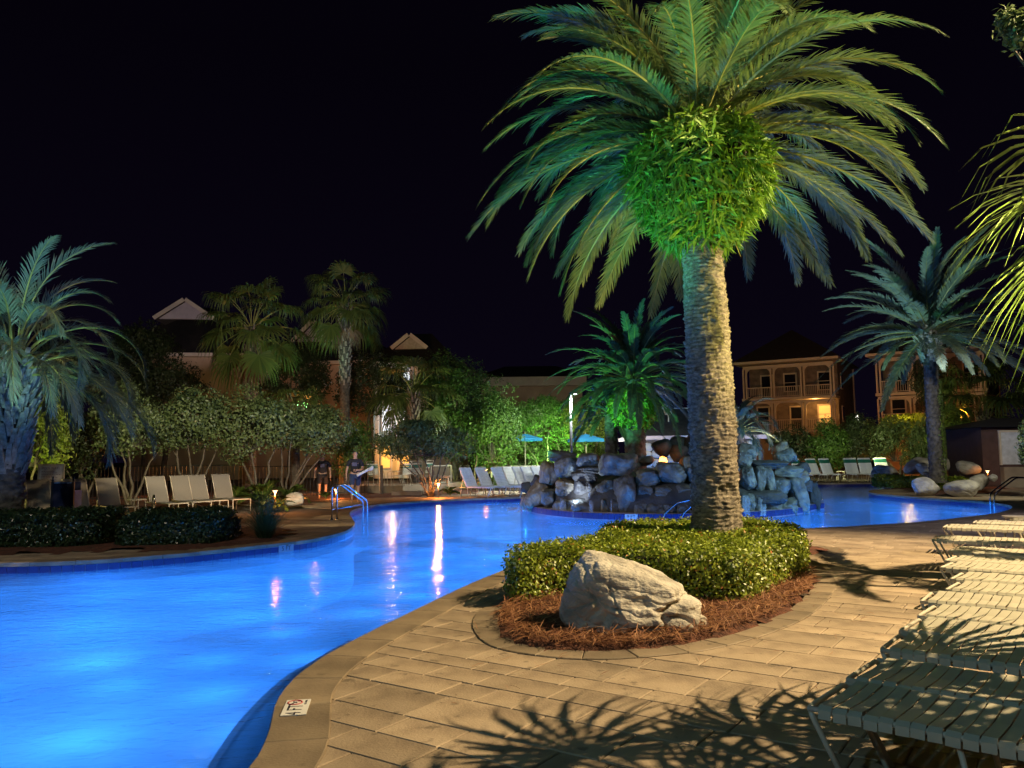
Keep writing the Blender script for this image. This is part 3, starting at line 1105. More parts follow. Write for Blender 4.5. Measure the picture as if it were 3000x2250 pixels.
HT = 5.0
scar_trunk('trunk', HT, rf_big, 88, 17, 0.030, m_trunk, big, k=168, sub=5, hollow=(1.02, 0.80, 0.075, 0.11, 0.05), lean=(-0.10, 0.0), curve=0.02, seed=4)
CT = (-0.08, 0.0)
fv = []
for i, (e0, dp) in enumerate([(84, 62), (76, 80), (66, 92), (55, 100), (42, 98), (28, 92), (14, 84), (0, 72), (-14, 58), (-28, 44)]):
    for q in (0, 1):
        fv.append((e0, frond_mesh('frond', 2.98 + 0.18 * q, e0, 1.0 * dp * (1.0 if q == 0 else 0.84), 112, 0.40, 0.026, m_frond, 20 + i * 2 + q, hang=0.16 + 0.1 * q, vee=22)))
def front_gap(el, az):
    a = math.atan2(math.sin(az + math.pi / 2), math.cos(az + math.pi / 2))      # 0 faces the camera
    return (el < 34 and abs(a) < 0.75) or (el < 12 and abs(a) < 1.05)


crown(big, fv, 128, 6.25, 0.40, 8, 86, -22, x=CT[0], y=CT[1], dr=0.40, pw=0.80, skip=front_gap)
# fern ball
rs = np.random.RandomState(9)
nfe = 8500
u = rs.normal(size=(nfe, 3)); u /= np.linalg.norm(u, axis=1)[:, None]
lump = 1 + 0.10 * fbm(u * 2.2, 3, 4)
ell = np.array([0.95, 0.95, 0.98])
pp = u * ell * (lump * rs.uniform(0.72, 1.0, nfe) ** 0.5)[:, None]
pp[:, :2] *= np.clip(1.0 + 0.30 * pp[:, 2] / 0.9, 0.55, 1.12)[:, None]
keep = (pp[:, 2] < 0.95) & ~((pp[:, 2] < -0.42) & (np.hypot(pp[:, 0], pp[:, 1]) < 0.27))
pp, u2 = pp[keep], u[keep]
n = len(pp)
dirn = u2 * np.array([1, 1, 0.25]) + rs.normal(0, 0.45, (n, 3)) + np.array([0, 0, -0.25])
dirn[:, 2] += np.where(pp[:, 2] > 0.2, 0.5, -0.15)
nr_ = u2 + rs.normal(0, 0.5, (n, 3))
ln = rs.uniform(0.13, 0.30, n)
V1, F1 = leafq(pp, nr_, ln, ln * 0.16, rs, fold=0.25, tips=dirn)
V1 = V1.reshape(-1, 4, 3); V1[:, 2, 2] -= ln * 0.25
V1 = V1.reshape(-1, 3)
# small pinnae along the upper side of every second blade
tn = np.clip(0.5 + 0.3 * fbm(pp * 4, 2, 2) + rs.normal(0, 0.2, n), 0, 1)
obj('fern_ball', mesh('fern_ball', V1 + np.array([CT[0], 0, 5.32]), F1, m_fern, tn), big, kind='stuff')
D4, F4 = ico(4)
core = D4 * np.array([0.62, 0.62, 0.68]) * (1 + 0.1 * fbm(D4 * 3, 3, 1))[:, None]
core[:, :2] *= np.clip(1.0 + 0.35 * core[:, 2] / 0.7, 0.5, 1.1)[:, None]
obj('old_leaf_bases', mesh('old_leaf_bases', core + np.array([CT[0], 0, 5.50]), F4, m_twig, None, True), big)

# ---- boulder in front of the hedge
m_rock = pm('boulder_stone', (0.58, 0.53, 0.45), (0.24, 0.215, 0.18), 0.88, 2.3, 0.9, 18, c3=(0.45, 0.41, 0.345), dist=0.8, bdist=0.03, stretch=(1, 1, 1.8))


def big_boulder():
    D, Fc = ico(7)
    rs = np.random.RandomState(5)
    # half spaces that give the wedge seen in the photograph: steep left end, long slope down to the right
    pl = [((-0.95, -0.1, 0.30), 0.60), ((-0.55, -0.25, 0.80), 0.56), ((0.34, -0.12, 0.94), 0.385), ((0.62, -0.1, 0.78), 0.49), ((0.98, 0, 0.15), 0.67),
          ((0.05, -0.93, 0.36), 0.36), ((-0.45, -0.86, 0.22), 0.44), ((0.6, -0.75, 0.3), 0.50), ((0, 1, 0.2), 0.50), ((0.7, 0.7, 0), 0.6), ((-0.7, 0.7, 0.1), 0.58),
          ((0, 0, -1), 0.36), ((-0.6, 0, -0.8), 0.5), ((0.1, -0.75, -0.66), 0.43)]
    nr = np.array([p[0] for p in pl], float); nr /= np.linalg.norm(nr, axis=1)[:, None]
    h = np.array([p[1] for p in pl])
    q = np.maximum(D @ nr.T, 1e-3) / h
    r = np.sum(q ** 16, axis=1) ** (-1 / 16)
    V = D * r[:, None]
    V = V + D * (0.035 * fbm(V * 3.2, 4, 3))[:, None]
    # smooth flowing beds that dip to the right, with cracks between them
    w = V + 0.22 * np.stack([fbm(V * 2.5, 3, 21), fbm(V * 2.5, 3, 22), fbm(V * 2.5, 3, 23)], 1)
    ph = (w[:, 2] * 4.6 + w[:, 0] * 2.2 - w[:, 1] * 1.2)
    f = np.mod(ph, 1.0)
    crack = np.clip(1 - np.abs(f - 0.5) / 0.06, 0, 1) * np.clip(0.15 + 1.8 * vnoise(V * 2.6, 31), 0, 1) * np.clip(1.2 - (V[:, 2] - 0.05) * 4, 0.1, 1)
    bulge = np.sin(np.pi * np.clip(np.abs(f - 0.5) * 2, 0, 1)) * 0.010
    V = V - D * (0.035 * crack)[:, None] + D * bulge[:, None]
    # blocky broken right-hand end
    cell = np.floor(w * np.array([7, 7, 7.0]) + 0.5 * vnoise(w * 5, 40)[:, None])
    blk = _tab[(np.abs(cell @ np.array([17, 59, 101])).astype(int)) & 4095]
    right = np.clip((V[:, 0] - 0.12 + 0.25 * (0.1 - V[:, 2])) * 5, 0, 1) * np.clip((0.22 - V[:, 2]) * 6, 0, 1)
    V = V + D * (right * (0.12 * fbm(V * 5.5, 3, 8) - 0.075 * np.clip(1 - np.abs(vnoise(V * 4.2, 12)) * 5, 0, 1)))[:, None]
    # hollow on the face
    hc = np.array([0.10, -0.42, 0.08])
    dd = np.linalg.norm((V - hc) * np.array([1.0, 1, 1.5]), axis=1)
    for q_, (fx_, fz_, am) in enumerate(((0.9, 2.4, 0.040), (2.6, 1.5, 0.045), (1.6, 3.4, 0.025))):
        nv = vnoise(V * np.array([fx_, 1.5, fz_]) + 3.7 * q_ + 0.4 * fbm(V * 3, 2, 50 + q_)[:, None], 77 + q_)
        V = V - D * (am * np.clip(1 - np.abs(nv) / 0.055, 0, 1) ** 0.7 * np.clip(1.25 - (V[:, 2] + 0.1) * 2.4, 0.15, 1))[:, None]
    V = V + D * (0.02 * fbm(V * 7, 4, 61))[:, None]
    V = V + D * (0.006 * fbm(V * 22, 3, 2))[:, None]
    return mesh('boulder', V, Fc, m_rock, 0.5, True)


bb = obj('boulder', big_boulder(), loc=(1.02, 7.42, 0.225), rot=(0, 0, 0.02), scale=(0.93, 0.93, 0.86))
props(bb, 'large pale layered boulder in the pine straw in front of the clipped hedge', 'boulder')

# ---- second Canary palm on the rock island
def small_date(name, loc, label, h, rtrunk, L_, n, seed, mat, el1=-30, nle=46, ll=0.32, lw=0.05, zc=0, lean=(0, 0), cols=11, rows=26, droopk=1.0):
    root = empty(name, loc, label, 'palm tree')
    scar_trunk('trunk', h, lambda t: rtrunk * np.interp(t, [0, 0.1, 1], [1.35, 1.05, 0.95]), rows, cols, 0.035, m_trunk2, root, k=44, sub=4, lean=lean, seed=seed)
    fv = []
    for i, (e0, dp) in enumerate([(80, 70), (64, 85), (46, 90), (28, 85), (8, 75), (-14, 55)]):
        for q in (0, 1):
            fv.append((e0, frond_mesh('frond', L_ * (1 - 0.12 * q), e0, dp * droopk * (1 if q else 0.8), nle, ll, lw, mat, seed + 40 + i * 2 + q, vee=24)))
    crown(root, fv, n, h + 0.15, rtrunk * 0.9, seed, 84, el1, x=lean[0], y=lean[1], dr=0.25)
    return root


isl_p = PY(1862, 1330, 26.6)
ip = small_date('date_palm', (isl_p[0], 26.6, 0.3), 'bushy green date palm with a fern ball rising behind the rock waterfall', 3.75, 0.34, 2.9, 88, 51, m_frond_far, el1=-24, nle=44, ll=0.34, lw=0.055)
rs = np.random.RandomState(19)
u = rs.normal(size=(2600, 3)); u /= np.linalg.norm(u, axis=1)[:, None]
pp = u * np.array([0.80, 0.80, 0.78]) * (rs.uniform(0.6, 1, 2600) ** 0.5)[:, None]
pp[:, :2] *= np.clip(1.0 + 0.3 * pp[:, 2] / 0.9, 0.6, 1.1)[:, None]
V1, F1 = leafq(pp, u + rs.normal(0, 0.4, u.shape), 0.26, 0.06, rs, tips=u * np.array([1, 1, 0.2]) + np.array([0, 0, -0.5]) + rs.normal(0, 0.3, u.shape))
obj('fern_ball', mesh('fern_ball', V1 + np.array([0, 0, 2.78]), F1, m_fern, rs.rand(2600)), ip, kind='stuff')
tp = PY(1792, 1330, 27.6)
tp_root = small_date('date_palm', (tp[0], 27.6, 0.3), 'slim pale trunked palm standing left of the fern ball palm behind the rocks', 2.7, 0.22, 2.0, 26, 57, m_frond_far, el1=-20, nle=34, ll=0.28, lw=0.05)

# ---- right-hand feather palm on its planter
rp = PY(2745, 1402, 31.0)
right_palm = small_date('date_palm', (rp[0], 31.0, 0.35), 'tall feather palm with an ivy marked trunk in the far right planter', 5.75, 0.25, 4.5, 84, 61, m_frond_blue, el1=-18, nle=60, ll=0.50, lw=0.055, rows=46, droopk=0.80)
boots(right_palm, 4.6, 6.0, 0.30, 0.50, 110, 0.30, 0.13, 0.16, 4)
vine = MB()
rs = np.random.RandomState(23)
n = 900
zz = rs.uniform(0.1, 3.9, n) ** 1.0
aa = -0.6 + rs.normal(0, 0.35, n)
pts = np.c_[np.cos(aa) * (0.33 + 0.03 * rs.rand(n)), np.sin(aa) * (0.33 + 0.03 * rs.rand(n)), zz]
V1, F1 = leafq(pts, np.c_[np.cos(aa), np.sin(aa), rs.normal(0, 0.4, n)], 0.085, 0.06, rs)
obj('ivy', mesh('ivy', V1, F1, leafm('ivy_leaf', (0.06, 0.12, 0.02), (0.25, 0.32, 0.10), None), rs.rand(n)), right_palm, kind='stuff')

# ---- left jelly palm
lp = PY(22, 1480, 16.2)
jp = empty('jelly_palm', (lp[0], 16.2, 0.02), 'blue green jelly palm with drooping fronds at the left edge of the pool', 'palm tree')
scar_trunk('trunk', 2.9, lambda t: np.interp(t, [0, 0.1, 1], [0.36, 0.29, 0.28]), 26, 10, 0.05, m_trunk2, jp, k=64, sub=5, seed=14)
boots(jp, 1.3, 3.55, 0.28, 0.40, 190, 0.34, 0.15, 0.20, 6)
fv = []
for i, (e0, dp) in enumerate([(82, 95), (68, 125), (54, 145), (38, 150), (20, 130), (0, 105)]):
    for q in (0, 1):
        fv.append((e0, frond_mesh('frond', 3.1 - 0.25 * q, e0, dp * (1 if q else 0.85), 66, 0.52, 0.020, m_frond_blue, 90 + i * 2 + q, ang=46, vee=34, hang=0.25, pw=1.35, bare=0.22, r0_=0.026)))
crown(jp, fv, 62, 3.8, 0.36, 71, 84, -12, dr=0.5)

# ---- small blue-lit jelly palm to the right of the big trunk
sp = PY(2166, 1330, 33.0)
jp2 = empty('jelly_palm', (sp[0], 33.0, 0.0), 'small blue lit palm seen just right of the big palm trunk', 'palm tree')
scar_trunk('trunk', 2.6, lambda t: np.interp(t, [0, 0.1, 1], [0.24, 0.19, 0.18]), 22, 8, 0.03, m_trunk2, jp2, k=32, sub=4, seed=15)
fv = [(e0, frond_mesh('frond', 2.0, e0, dp, 36, 0.46, 0.030, m_frond_blue, 120 + i, ang=46, vee=30, hang=0.25, pw=1.35, bare=0.25)) for i, (e0, dp) in enumerate([(80, 90), (62, 125), (42, 140), (20, 120), (0, 90)])]
crown(jp2, fv, 30, 2.6, 0.12, 73, 84, -10, dr=0.2)


# ---- fan palms
def fan_palm(px, ycrown, Y, label, h_r, R_, pet, n, seed, skirt=10, boot=True, el1=-45, k=30):
    c = PY(px, ycrown, Y)
    h = c[2]
    root = empty('fan_palm', (c[0], Y, 0.0), label, 'palm tree')
    scar_trunk('trunk', h, lambda t: h_r * np.interp(t, [0, 0.06, 1], [1.5, 1.1, 0.9]), int(h * 9), 9, 0.03, m_trunk2, root, k=32, sub=3, seed=seed)
    if boot:
        boots(root, h * 0.55, h, h_r, h_r * 1.1, 90, 0.26, 0.11, 0.12, seed)
    fv = []
    for i, e0 in enumerate([80, 55, 30, 5, -20, -45]):
        for q in (0, 1):
            fv.append((e0, fan_mesh('leaf', R_ * (1 - 0.1 * q), pet, e0, 25 + 10 * q, k, m_fan, seed * 3 + i * 2 + q, hang=0.55 + 0.2 * q, w=1.15)))
    crown(root, fv, n, h, h_r * 0.6, seed, 85, el1, name='leaf', dr=0.15, pw=0.9)
    dv = [(-70, fan_mesh('dead_leaf', R_ * 0.85, pet * 0.8, -68, 18, 20, m_dead, seed * 5 + q, span=110, hang=0.35)) for q in (0, 1)]
    if skirt:
        crown(root, dv, skirt, h - 0.15, h_r * 0.8, seed + 3, -66, -80, name='dead_leaf')
    return root


fan_palm(738, 958, 36.0, 'fan palm with hanging dead leaves, left of the two tall ones behind the bushes', 0.26, 1.15, 1.75, 32, 201, 12)
fan_palm(1012, 890, 37.0, 'tall slender fan palm with a criss cross trunk, right of the pair behind the bushes', 0.22, 1.0, 1.45, 30, 205, 8)
fan_palm(1212, 1150, 38.0, 'short dark fan palm in front of the white lit house wall', 0.22, 1.1, 1.5, 22, 209, 3, el1=-30)
fan_palm(868, 1215, 32.5, 'low fan palm with spiky leaves poking out above the bushes', 0.16, 1.0, 0.9, 14, 213, 0, boot=False, el1=15, k=26)
fan_palm(2882, 1205, 47.0, 'dim fuzzy headed palm in front of the right hand house', 0.32, 1.7, 2.6, 34, 217, 4, el1=-35)

# fan palm on the right, its crown reaches into the picture from beyond the frame
fp = empty('fan_palm', (4.22, 5.1, 0.0), 'bright yellow green fan palm leaning in at the upper right edge', 'palm tree')
scar_trunk('trunk', 3.25, lambda t: np.interp(t, [0, 0.1, 1], [0.20, 0.15, 0.13]), 30, 9, 0.02, m_trunk, fp, k=48, sub=4, seed=33)
fv = []
for i, e0 in enumerate([80, 55, 30, 5, -20, -40]):
    for q in (0, 1):
        fv.append((e0, fan_mesh('leaf', 0.92 - 0.08 * q, 0.55, e0, 22 + 10 * q, 30, m_fan, 300 + i * 2 + q, span=260, hang=0.30 + 0.15 * q, w=0.6, stiff=0.45)))
crown(fp, fv, 19, 3.4, 0.10, 77, 85, -42, name='leaf', dr=0.2)

# palm beyond the right edge whose fronds lay bands of shade across the deck
ep = empty('date_palm', (7.6, 9.4, 0.0), 'palm just outside the right edge that shades the middle of the deck', 'palm tree')
scar_trunk('trunk', 4.5, lambda t: np.interp(t, [0, 0.1, 1], [0.26, 0.2, 0.17]), 40, 10, 0.02, m_trunk, ep, k=40, sub=3, seed=35)
fv = [(e0, frond_mesh('frond', 1.25, e0, dp, 40, 0.2, 0.022, m_frond, 400 + i)) for i, (e0, dp) in enumerate([(70, 80), (45, 85), (15, 70)])]
crown(ep, fv, 16, 4.6, 0.12, 78, 80, -5)

# ================================================================ ROCK ISLAND WITH WATERFALLS
m_irock = pm('waterfall_stone', (0.30, 0.30, 0.24), (0.045, 0.042, 0.038), 0.5, 1.9, 0.8, 11, c3=(0.15, 0.14, 0.115), dist=1.0, bdist=0.04)
m_irock2 = pm('ochre_stone', (0.46, 0.38, 0.24), (0.08, 0.055, 0.035), 0.55, 2.0, 0.8, 11, c3=(0.24, 0.18, 0.11), dist=1.2, bdist=0.04)
m_drock = pm('dark_rock', (0.10, 0.085, 0.07), (0.035, 0.03, 0.026), 0.8, 2.3, 0.6, 16, bdist=0.04)
island = empty('rock_waterfall', (5.0, 26.0, WATER_Z), 'rock island with waterfalls standing in the blue pool behind the big palm', 'rock waterfall')
IO = np.array([5.0, 26.0, WATER_Z])
qi, di = arc(ISLAND)
ti, ni_ = edge_frames(ISLAND)
kk = len(ISLAND)
V = np.concatenate([np.c_[ISLAND, np.full(kk, z)] for z in (-1.36, 0.02)]) - IO
obj('island_wall', mesh('island_wall', V, [(i, (i + 1) % kk, kk + (i + 1) % kk, kk + i) for i in range(kk)] + [[kk + i for i in range(kk)]], m_grout), island)
nt = 0
for s in np.arange(0, di[-1], 0.168):
    p = at_s(qi, di, np.array([s]))[0]
    if p[1] > 27.5: continue
    e = at_s(qi, di, np.array([s + 0.05]))[0] - at_s(qi, di, np.array([s - 0.05]))[0]
    e /= np.linalg.norm(e)
    obj('tile', tm, island, loc=np.array([p[0] + e[1] * 0.01, p[1] - e[0] * 0.01, -0.06]) - IO, rot=(0, 0, math.atan2(e[1], e[0])), scale=(1, 1, 1.05))
    nt += 1
# core mound, dark, fills the gaps between the boulders
cc = ISLAND.mean(0)
D, Fc = ico(5)
core = []
for d_v in D:
    a = math.atan2(d_v[1], d_v[0])
    core.append(0)
ang = np.arctan2(ISLAND[:, 1] - cc[1], ISLAND[:, 0] - cc[0]); rr = np.linalg.norm(ISLAND - cc, axis=1)
o_ = np.argsort(ang)
ra = np.interp(np.arctan2(D[:, 1], D[:, 0]), ang[o_], rr[o_], period=2 * np.pi)
hr = np.hypot(D[:, 0], D[:, 1])
V = np.c_[cc + D[:, :2] * (ra * 0.90)[:, None] * (0.75 + 0.25 * hr)[:, None], 0.0 + np.sign(D[:, 2]) * np.abs(D[:, 2]) ** 0.6 * 1.05]
V[:, 2] = np.maximum(V[:, 2], -0.1)
V += 0.14 * np.stack([fbm(V * 1.5, 3, 3), fbm(V * 1.5, 3, 4), 1.3 * fbm(V * 1.5, 3, 5)], 1)
obj('mortar_core', mesh('mortar_core', V - IO, Fc, m_drock, None, True), island)
front = sorted([(1525, 1488), (1545, 1499), (1600, 1509), (1700, 1519), (1850, 1525), (2000, 1526), (2120, 1524), (2250, 1516), (2340, 1506), (2392, 1492)])
fx = [f[0] for f in front]; fy = [f[1] for f in front]
ROCKS = [  # px x, y, w, h, tone of stone (0 grey, 1 ochre, 2 dark), tilt
    (1609, 1386, 54, 62, 1, 0.2), (1662, 1370, 72, 56, 0, 0), (1649, 1337, 84, 34, 2, 0.1), (1722, 1349, 66, 40, 0, 0.05), (1812, 1361, 104, 68, 0, 0.1),
    (1724, 1379, 72, 22, 2, 0), (1711, 1398, 72, 32, 2, 0), (1900, 1399, 72, 52, 0, 0), (1965, 1385, 84, 60, 0, 0), (2014, 1364, 26, 48, 1, 0), (2040, 1390, 60, 60, 0, 0),
    (1657, 1431, 60, 48, 1, 0.2), (1709, 1436, 54, 52, 2, 0), (1773, 1436, 58, 48, 0, -0.4), (1835, 1456, 64, 122, 0, 0), (1888, 1448, 46, 46, 0, 0), (1945, 1446, 64, 38, 0, 0),
    (1998, 1441, 52, 38, 0, 0), (2050, 1448, 60, 50, 0, 0), (1578, 1452, 62, 86, 1, 0.7), (1545, 1470, 36, 50, 1, 0.4), (1607, 1459, 40, 50, 0, 0.1), (1568, 1491, 44, 30, 1, 0),
    (1606, 1500, 40, 24, 0, 0), (1651, 1489, 60, 50, 0, 0), (1714, 1487, 86, 54, 0, 0), (1775, 1487, 34, 54, 1, 0), (1806, 1490, 36, 58, 2, 0), (1878, 1498, 42, 46, 0, 0.1),
    (1923, 1498, 56, 46, 0, 0), (1962, 1499, 40, 44, 0, 0), (2002, 1500, 44, 46, 0, 0), (2050, 1500, 56, 46, 0, 0), (1542, 1430, 28, 34, 2, 0), (1574, 1410, 32, 36, 2, 0.3),
    (2100, 1380, 80, 70, 0, 0), (2110, 1440, 70, 60, 0, 0), (2115, 1495, 70, 50, 0, 0),
    (2186, 1322, 58, 44, 0, 0.1), (2176, 1349, 40, 44, 0, 0.2), (2298, 1336, 60, 44, 0, -0.2), (2288, 1313, 44, 32, 1, -0.3), (2240, 1361, 124, 28, 2, 0), (2189, 1400, 44, 70, 0, 0.05),
    (2221, 1405, 36, 76, 0, 0.12), (2249, 1402, 34, 72, 0, -0.05), (2302, 1380, 82, 34, 0, 0.1), (2284, 1426, 56, 48, 0, 0), (2343, 1400, 46, 40, 1, -0.3), (2335, 1446, 50, 104, 0, -0.38),
    (2358, 1424, 34, 36, 2, 0), (2378, 1452, 30, 78, 2, 0), (2348, 1374, 40, 34, 2, -0.4), (2187, 1478, 44, 62, 0, 0), (2214, 1482, 32, 52, 0, 0.1), (2263, 1488, 44, 38, 0, 0),
    (2300, 1482, 66, 46, 0, 0), (2240, 1458, 120, 40, 2, 0), (2349, 1490, 40, 40, 0, 0),
]
for i, (x, y, w, h, tn, tilt) in enumerate(ROCKS):
    yf = np.interp(x, fx, fy)
    Yf = P(x, yf, WATER_Z)[1]
    ht = max(0, (yf - y) / F * Yf)
    Y = Yf + 0.28 + 0.62 * ht
    c = PY(x, y, Y)
    sx, sz = w / F * Y * 1.10, h / F * Y * 1.10
    sy = max(0.45, min(1.1, (sx + sz) / 2 * 1.1))
    me = rock_mesh('rock', (sx, sy, sz), 100 + i, (m_irock, m_irock2, m_drock)[tn], sub=5, planes=16, rough=0.15, box=0.12, sharp=16, strata=0.03 if tn == 1 else 0.012)
    o = obj('boulder', me, island, loc=c - IO, rot=(0, tilt, RS.uniform(-0.25, 0.25)))
# dark fire grotto stones standing on the island behind
for i, (x, y, w, h, Y) in enumerate([(1940, 1314, 56, 50, 27.4), (1996, 1300, 76, 40, 27.8), (1990, 1328, 50, 46, 27.2), (2040, 1310, 70, 80, 27.4), (1890, 1350, 40, 26, 26.4), (2010, 1352, 40, 30, 26.0), (1770, 1345, 60, 30, 26.2)]):
    c = PY(x, y, Y)
    obj('boulder', rock_mesh('rock', (w / F * Y * 1.15, 0.9, h / F * Y * 1.15), 300 + i, m_drock, sub=4, rough=0.07), island, loc=c - IO)
# waterfall sheets: bundles of falling strands
m, N, L, b = nodes_of('falling_water')
b.inputs['Base Color'].default_value = (0.75, 0.85, 0.95, 1)
b.inputs['Roughness'].default_value = 0.2
b.inputs['Alpha'].default_value = 0.22
m_fall = m
fr_ = RS
for (x, y0, y1, wpx) in [(1649, 1462, 1508, 18), (1688, 1466, 1516, 20), (1733, 1468, 1520, 13), (1727, 1418, 1460, 6), (1791, 1462, 1522, 3), (2187, 1452, 1514, 24), (2236, 1476, 1512, 18), (2160, 1470, 1516, 12)]:
    Yf = P(x, np.interp(x, fx, fy), WATER_Z)[1]
    Y = Yf + (0.28 if y1 < 1480 else -0.10)
    b = MB()
    for j in range(max(1, int(wpx / 2.2))):
        xx = x + (j + 0.5) * 2.2 - wpx / 2 + fr_.uniform(-0.5, 0.5)
        a = PY(xx, y0 + fr_.uniform(-2, 3), Y + 0.12) - IO
        c = PY(xx + fr_.uniform(-0.8, 0.8), y1, Y - 0.02) - IO
        z = max(c[2], 0.0)
        t = np.linspace(0, 1, 7)
        pts = np.c_[a[0] + (c[0] - a[0]) * t, a[1] + (c[1] - a[1]) * np.sqrt(t), a[2] + (z - a[2]) * t ** 1.3]
        b.tube(pts, 0.008 + 0.006 * t, 5)
    b.obj('water_fall', m_fall, island, smooth=True, kind='stuff')
# fire in the grotto
fpos = PY(1943, 1356, 26.3)
fire = empty('fire_bowl', fpos, 'glowing orange fire bowl among the dark rocks on the island', 'fire bowl')
MB().lathe([(0.12, -0.12), (0.22, -0.02), (0.24, 0.0), (0.20, -0.01), (0.05, -0.03)]).obj('bowl', m_drock, fire, smooth=True)
fl = MB()
for i in range(7):
    a = i * 0.9
    fl.lathe([(0.03, 0), (0.045, 0.05), (0.025, 0.12), (0.004, 0.18 + 0.02 * (i % 3))], (0.09 * math.cos(a), 0.09 * math.sin(a), 0), 6)
fl.obj('flame', emit('flame', (1.0, 0.36, 0.06), 9), fire, smooth=True, kind='stuff')
lamp('fire_glow', 'POINT', fpos + np.array([0, -0.25, 0.16]), 9, (1, 0.28, 0.04), 0.08)
lamp('red_plant_glow', 'POINT', PY(2235, 1335, 26.5), 14, (1, 0.25, 0.05), 0.08)
# foam where the side fall meets the pool
m_foam = pm('foam', (0.85, 0.90, 0.95), (0.5, 0.6, 0.7), 0.8, 9)
fo = MB()
for i in range(130):
    c = P(RS.normal(1515, 14), RS.normal(1492, 3.2), WATER_Z)
    fo.lathe([(0.035 * RS.uniform(0.4, 1.3), 0.0), (0.02, 0.012), (0.004, 0.018)], c, 6)
o = fo.obj('foam', m_foam, kind='stuff', smooth=True)
props(o, 'white splash foam where the left waterfall hits the pool', 'foam')

# depth marker on the island wall and on the left bank, and the one let into the coping
FONT = bpy.data.curves.new('font_probe', 'FONT').font if False else None


def text_part(name, body, size, mat, parent, M, depth=0.0008, sx=1.0):
    cu = bpy.data.curves.new(name, 'FONT')
    cu.body = body
    cu.size = size
    cu.extrude = depth
    cu.align_x = 'CENTER'
    cu.align_y = 'CENTER'
    cu.materials.append(mat)
    tmp = bpy.data.objects.new(name + '_curve', cu)
    COL.objects.link(tmp)
    bpy.context.view_layer.update()
    me = bpy.data.meshes.new_from_object(tmp.evaluated_get(bpy.context.evaluated_depsgraph_get()))
    bpy.data.objects.remove(tmp)
    me.name = name
    o = bpy.data.objects.new(name, me)
    COL.objects.link(o)
    o['kind'] = 'stuff'
    o.parent = parent
    o.matrix_local = M @ Matrix.Diagonal((sx, 1, 1, 1))
    return o


m_white = pm('white_glazed_tile', (0.72, 0.70, 0.66), (0.62, 0.60, 0.56), 0.4, 5)
m_ink = pm('ink', (0.02, 0.02, 0.04), rough=0.5)
m_red = pm('sign_red', (0.45, 0.03, 0.03), rough=0.5)
# coping marker: reads along the coping, from the water side
a_ = P(868, 2048, 0.02); c0 = P(905, 2048, 0.02)
corner = [P(846, 2050, 0.0), P(913, 2048, 0.0), P(889, 2112, 0.0), P(820, 2113, 0.0)]
cen = sum(corner) / 4
vdir = (corner[0] + corner[1] - corner[2] - corner[3]) / 2           # text runs this way
vlen = np.linalg.norm(vdir); vdir /= vlen
udir = np.array([vdir[1], -vdir[0], 0])                               # bottom of the letters
wl = np.linalg.norm(corner[1] - corner[0])
mk = empty('depth_marker', (cen[0], cen[1], 0.013), 'white 4 FT no diving marker tile let into the pool coping', 'depth marker', rz=math.atan2(vdir[1], vdir[0]))
MB().box((0, 0, 0.0015), (0.32, 0.155, 0.005)).obj('tile', m_white, mk)
MTX = lambda x, y, z=0.0042: Matrix.Translation((x, y, z))
text_part('lettering', '4 FT', 0.135, m_ink, mk, MTX(-0.055, 0.0), sx=0.82)
MB().tube([(0.095 + 0.045 * math.cos(t), 0.018 + 0.045 * math.sin(t), 0.0046) for t in np.linspace(0, 2 * np.pi, 24, endpoint=False)], 0.0045, 6, True).bar((0.063, 0.05, 0.0048), (0.127, -0.014, 0.0048), 0.007, 0.001).obj('no_diving_ring', m_red, mk)
MB().tube([(0.075, 0.03, 0.0046), (0.092, 0.022, 0.0046), (0.108, 0.012, 0.0046)], 0.0045, 5).tube([(0.085, 0.004, 0.0046), (0.098, 0.016, 0.0046), (0.115, 0.030, 0.0046)], 0.0035, 5).lathe([(0.007, 0), (0.007, 0.001)], (0.070, 0.036, 0.0044), 8).obj('diver_figure', m_ink, mk)
text_part('small_print', 'NO DIVING', 0.020, m_ink, mk, MTX(0.095, -0.052), sx=0.9)


def wall_marker(px, py, body, label, near_y):
    s_best = np.argmin([abs(proj(np.array([*p, -0.10]))[0] - px) + (1e5 if abs(p[1] - near_y) > 3 else 0) for p in POOL])
    p, t, nn = POOL[s_best], pt_[s_best], pn_[s_best]
    return p, t, nn


def proj(p):
    v = np.array(p, float) - np.array([0, 0, CAMH]); w = v @ fwd
    return CX + F * (v @ camr) / w, CY - F * (v @ camu) / w


p, t, nn = wall_marker(838, 1608, '', '', P(838, 1592, 0)[1])
wm = empty('depth_marker', (p[0] - nn[0] * 0.02, p[1] - nn[1] * 0.02, -0.10), 'small 5 FT depth tile on the navy waterline band of the left bank', 'depth marker', rz=math.atan2(-t[1], -t[0]))
MB().box((0, 0, 0), (0.34, 0.006, 0.13)).obj('tile', pm('grey_glazed_tile', (0.30, 0.31, 0.34), rough=0.4), wm)
R90 = Matrix.Rotation(rad(90), 4, 'X')
text_part('lettering', '5 FT', 0.115, m_ink, wm, Matrix.Translation((0, -0.005, 0)) @ R90)
p = P(1852, 1526, -0.06)
d0 = np.argmin(np.abs([proj(np.array([*q, -0.06]))[0] - 1852 + (1e4 if q[1] > 24 else 0) for q in ISLAND]))
p, t, nn = ISLAND[d0], ti[d0], ni_[d0]
aa = math.atan2(t[1], t[0])
wm2 = empty('depth_marker', (p[0] + nn[0] * 0.022, p[1] + nn[1] * 0.022, -0.055), 'white 9 FT depth tile on the blue band under the waterfall rocks', 'depth marker', rz=aa)
MB().box((0, 0, 0), (0.34, 0.006, 0.14)).obj('tile', m_white, wm2)
text_part('lettering', '9 FT', 0.125, m_ink, wm2, Matrix.Translation((0, -0.005, 0)) @ R90)

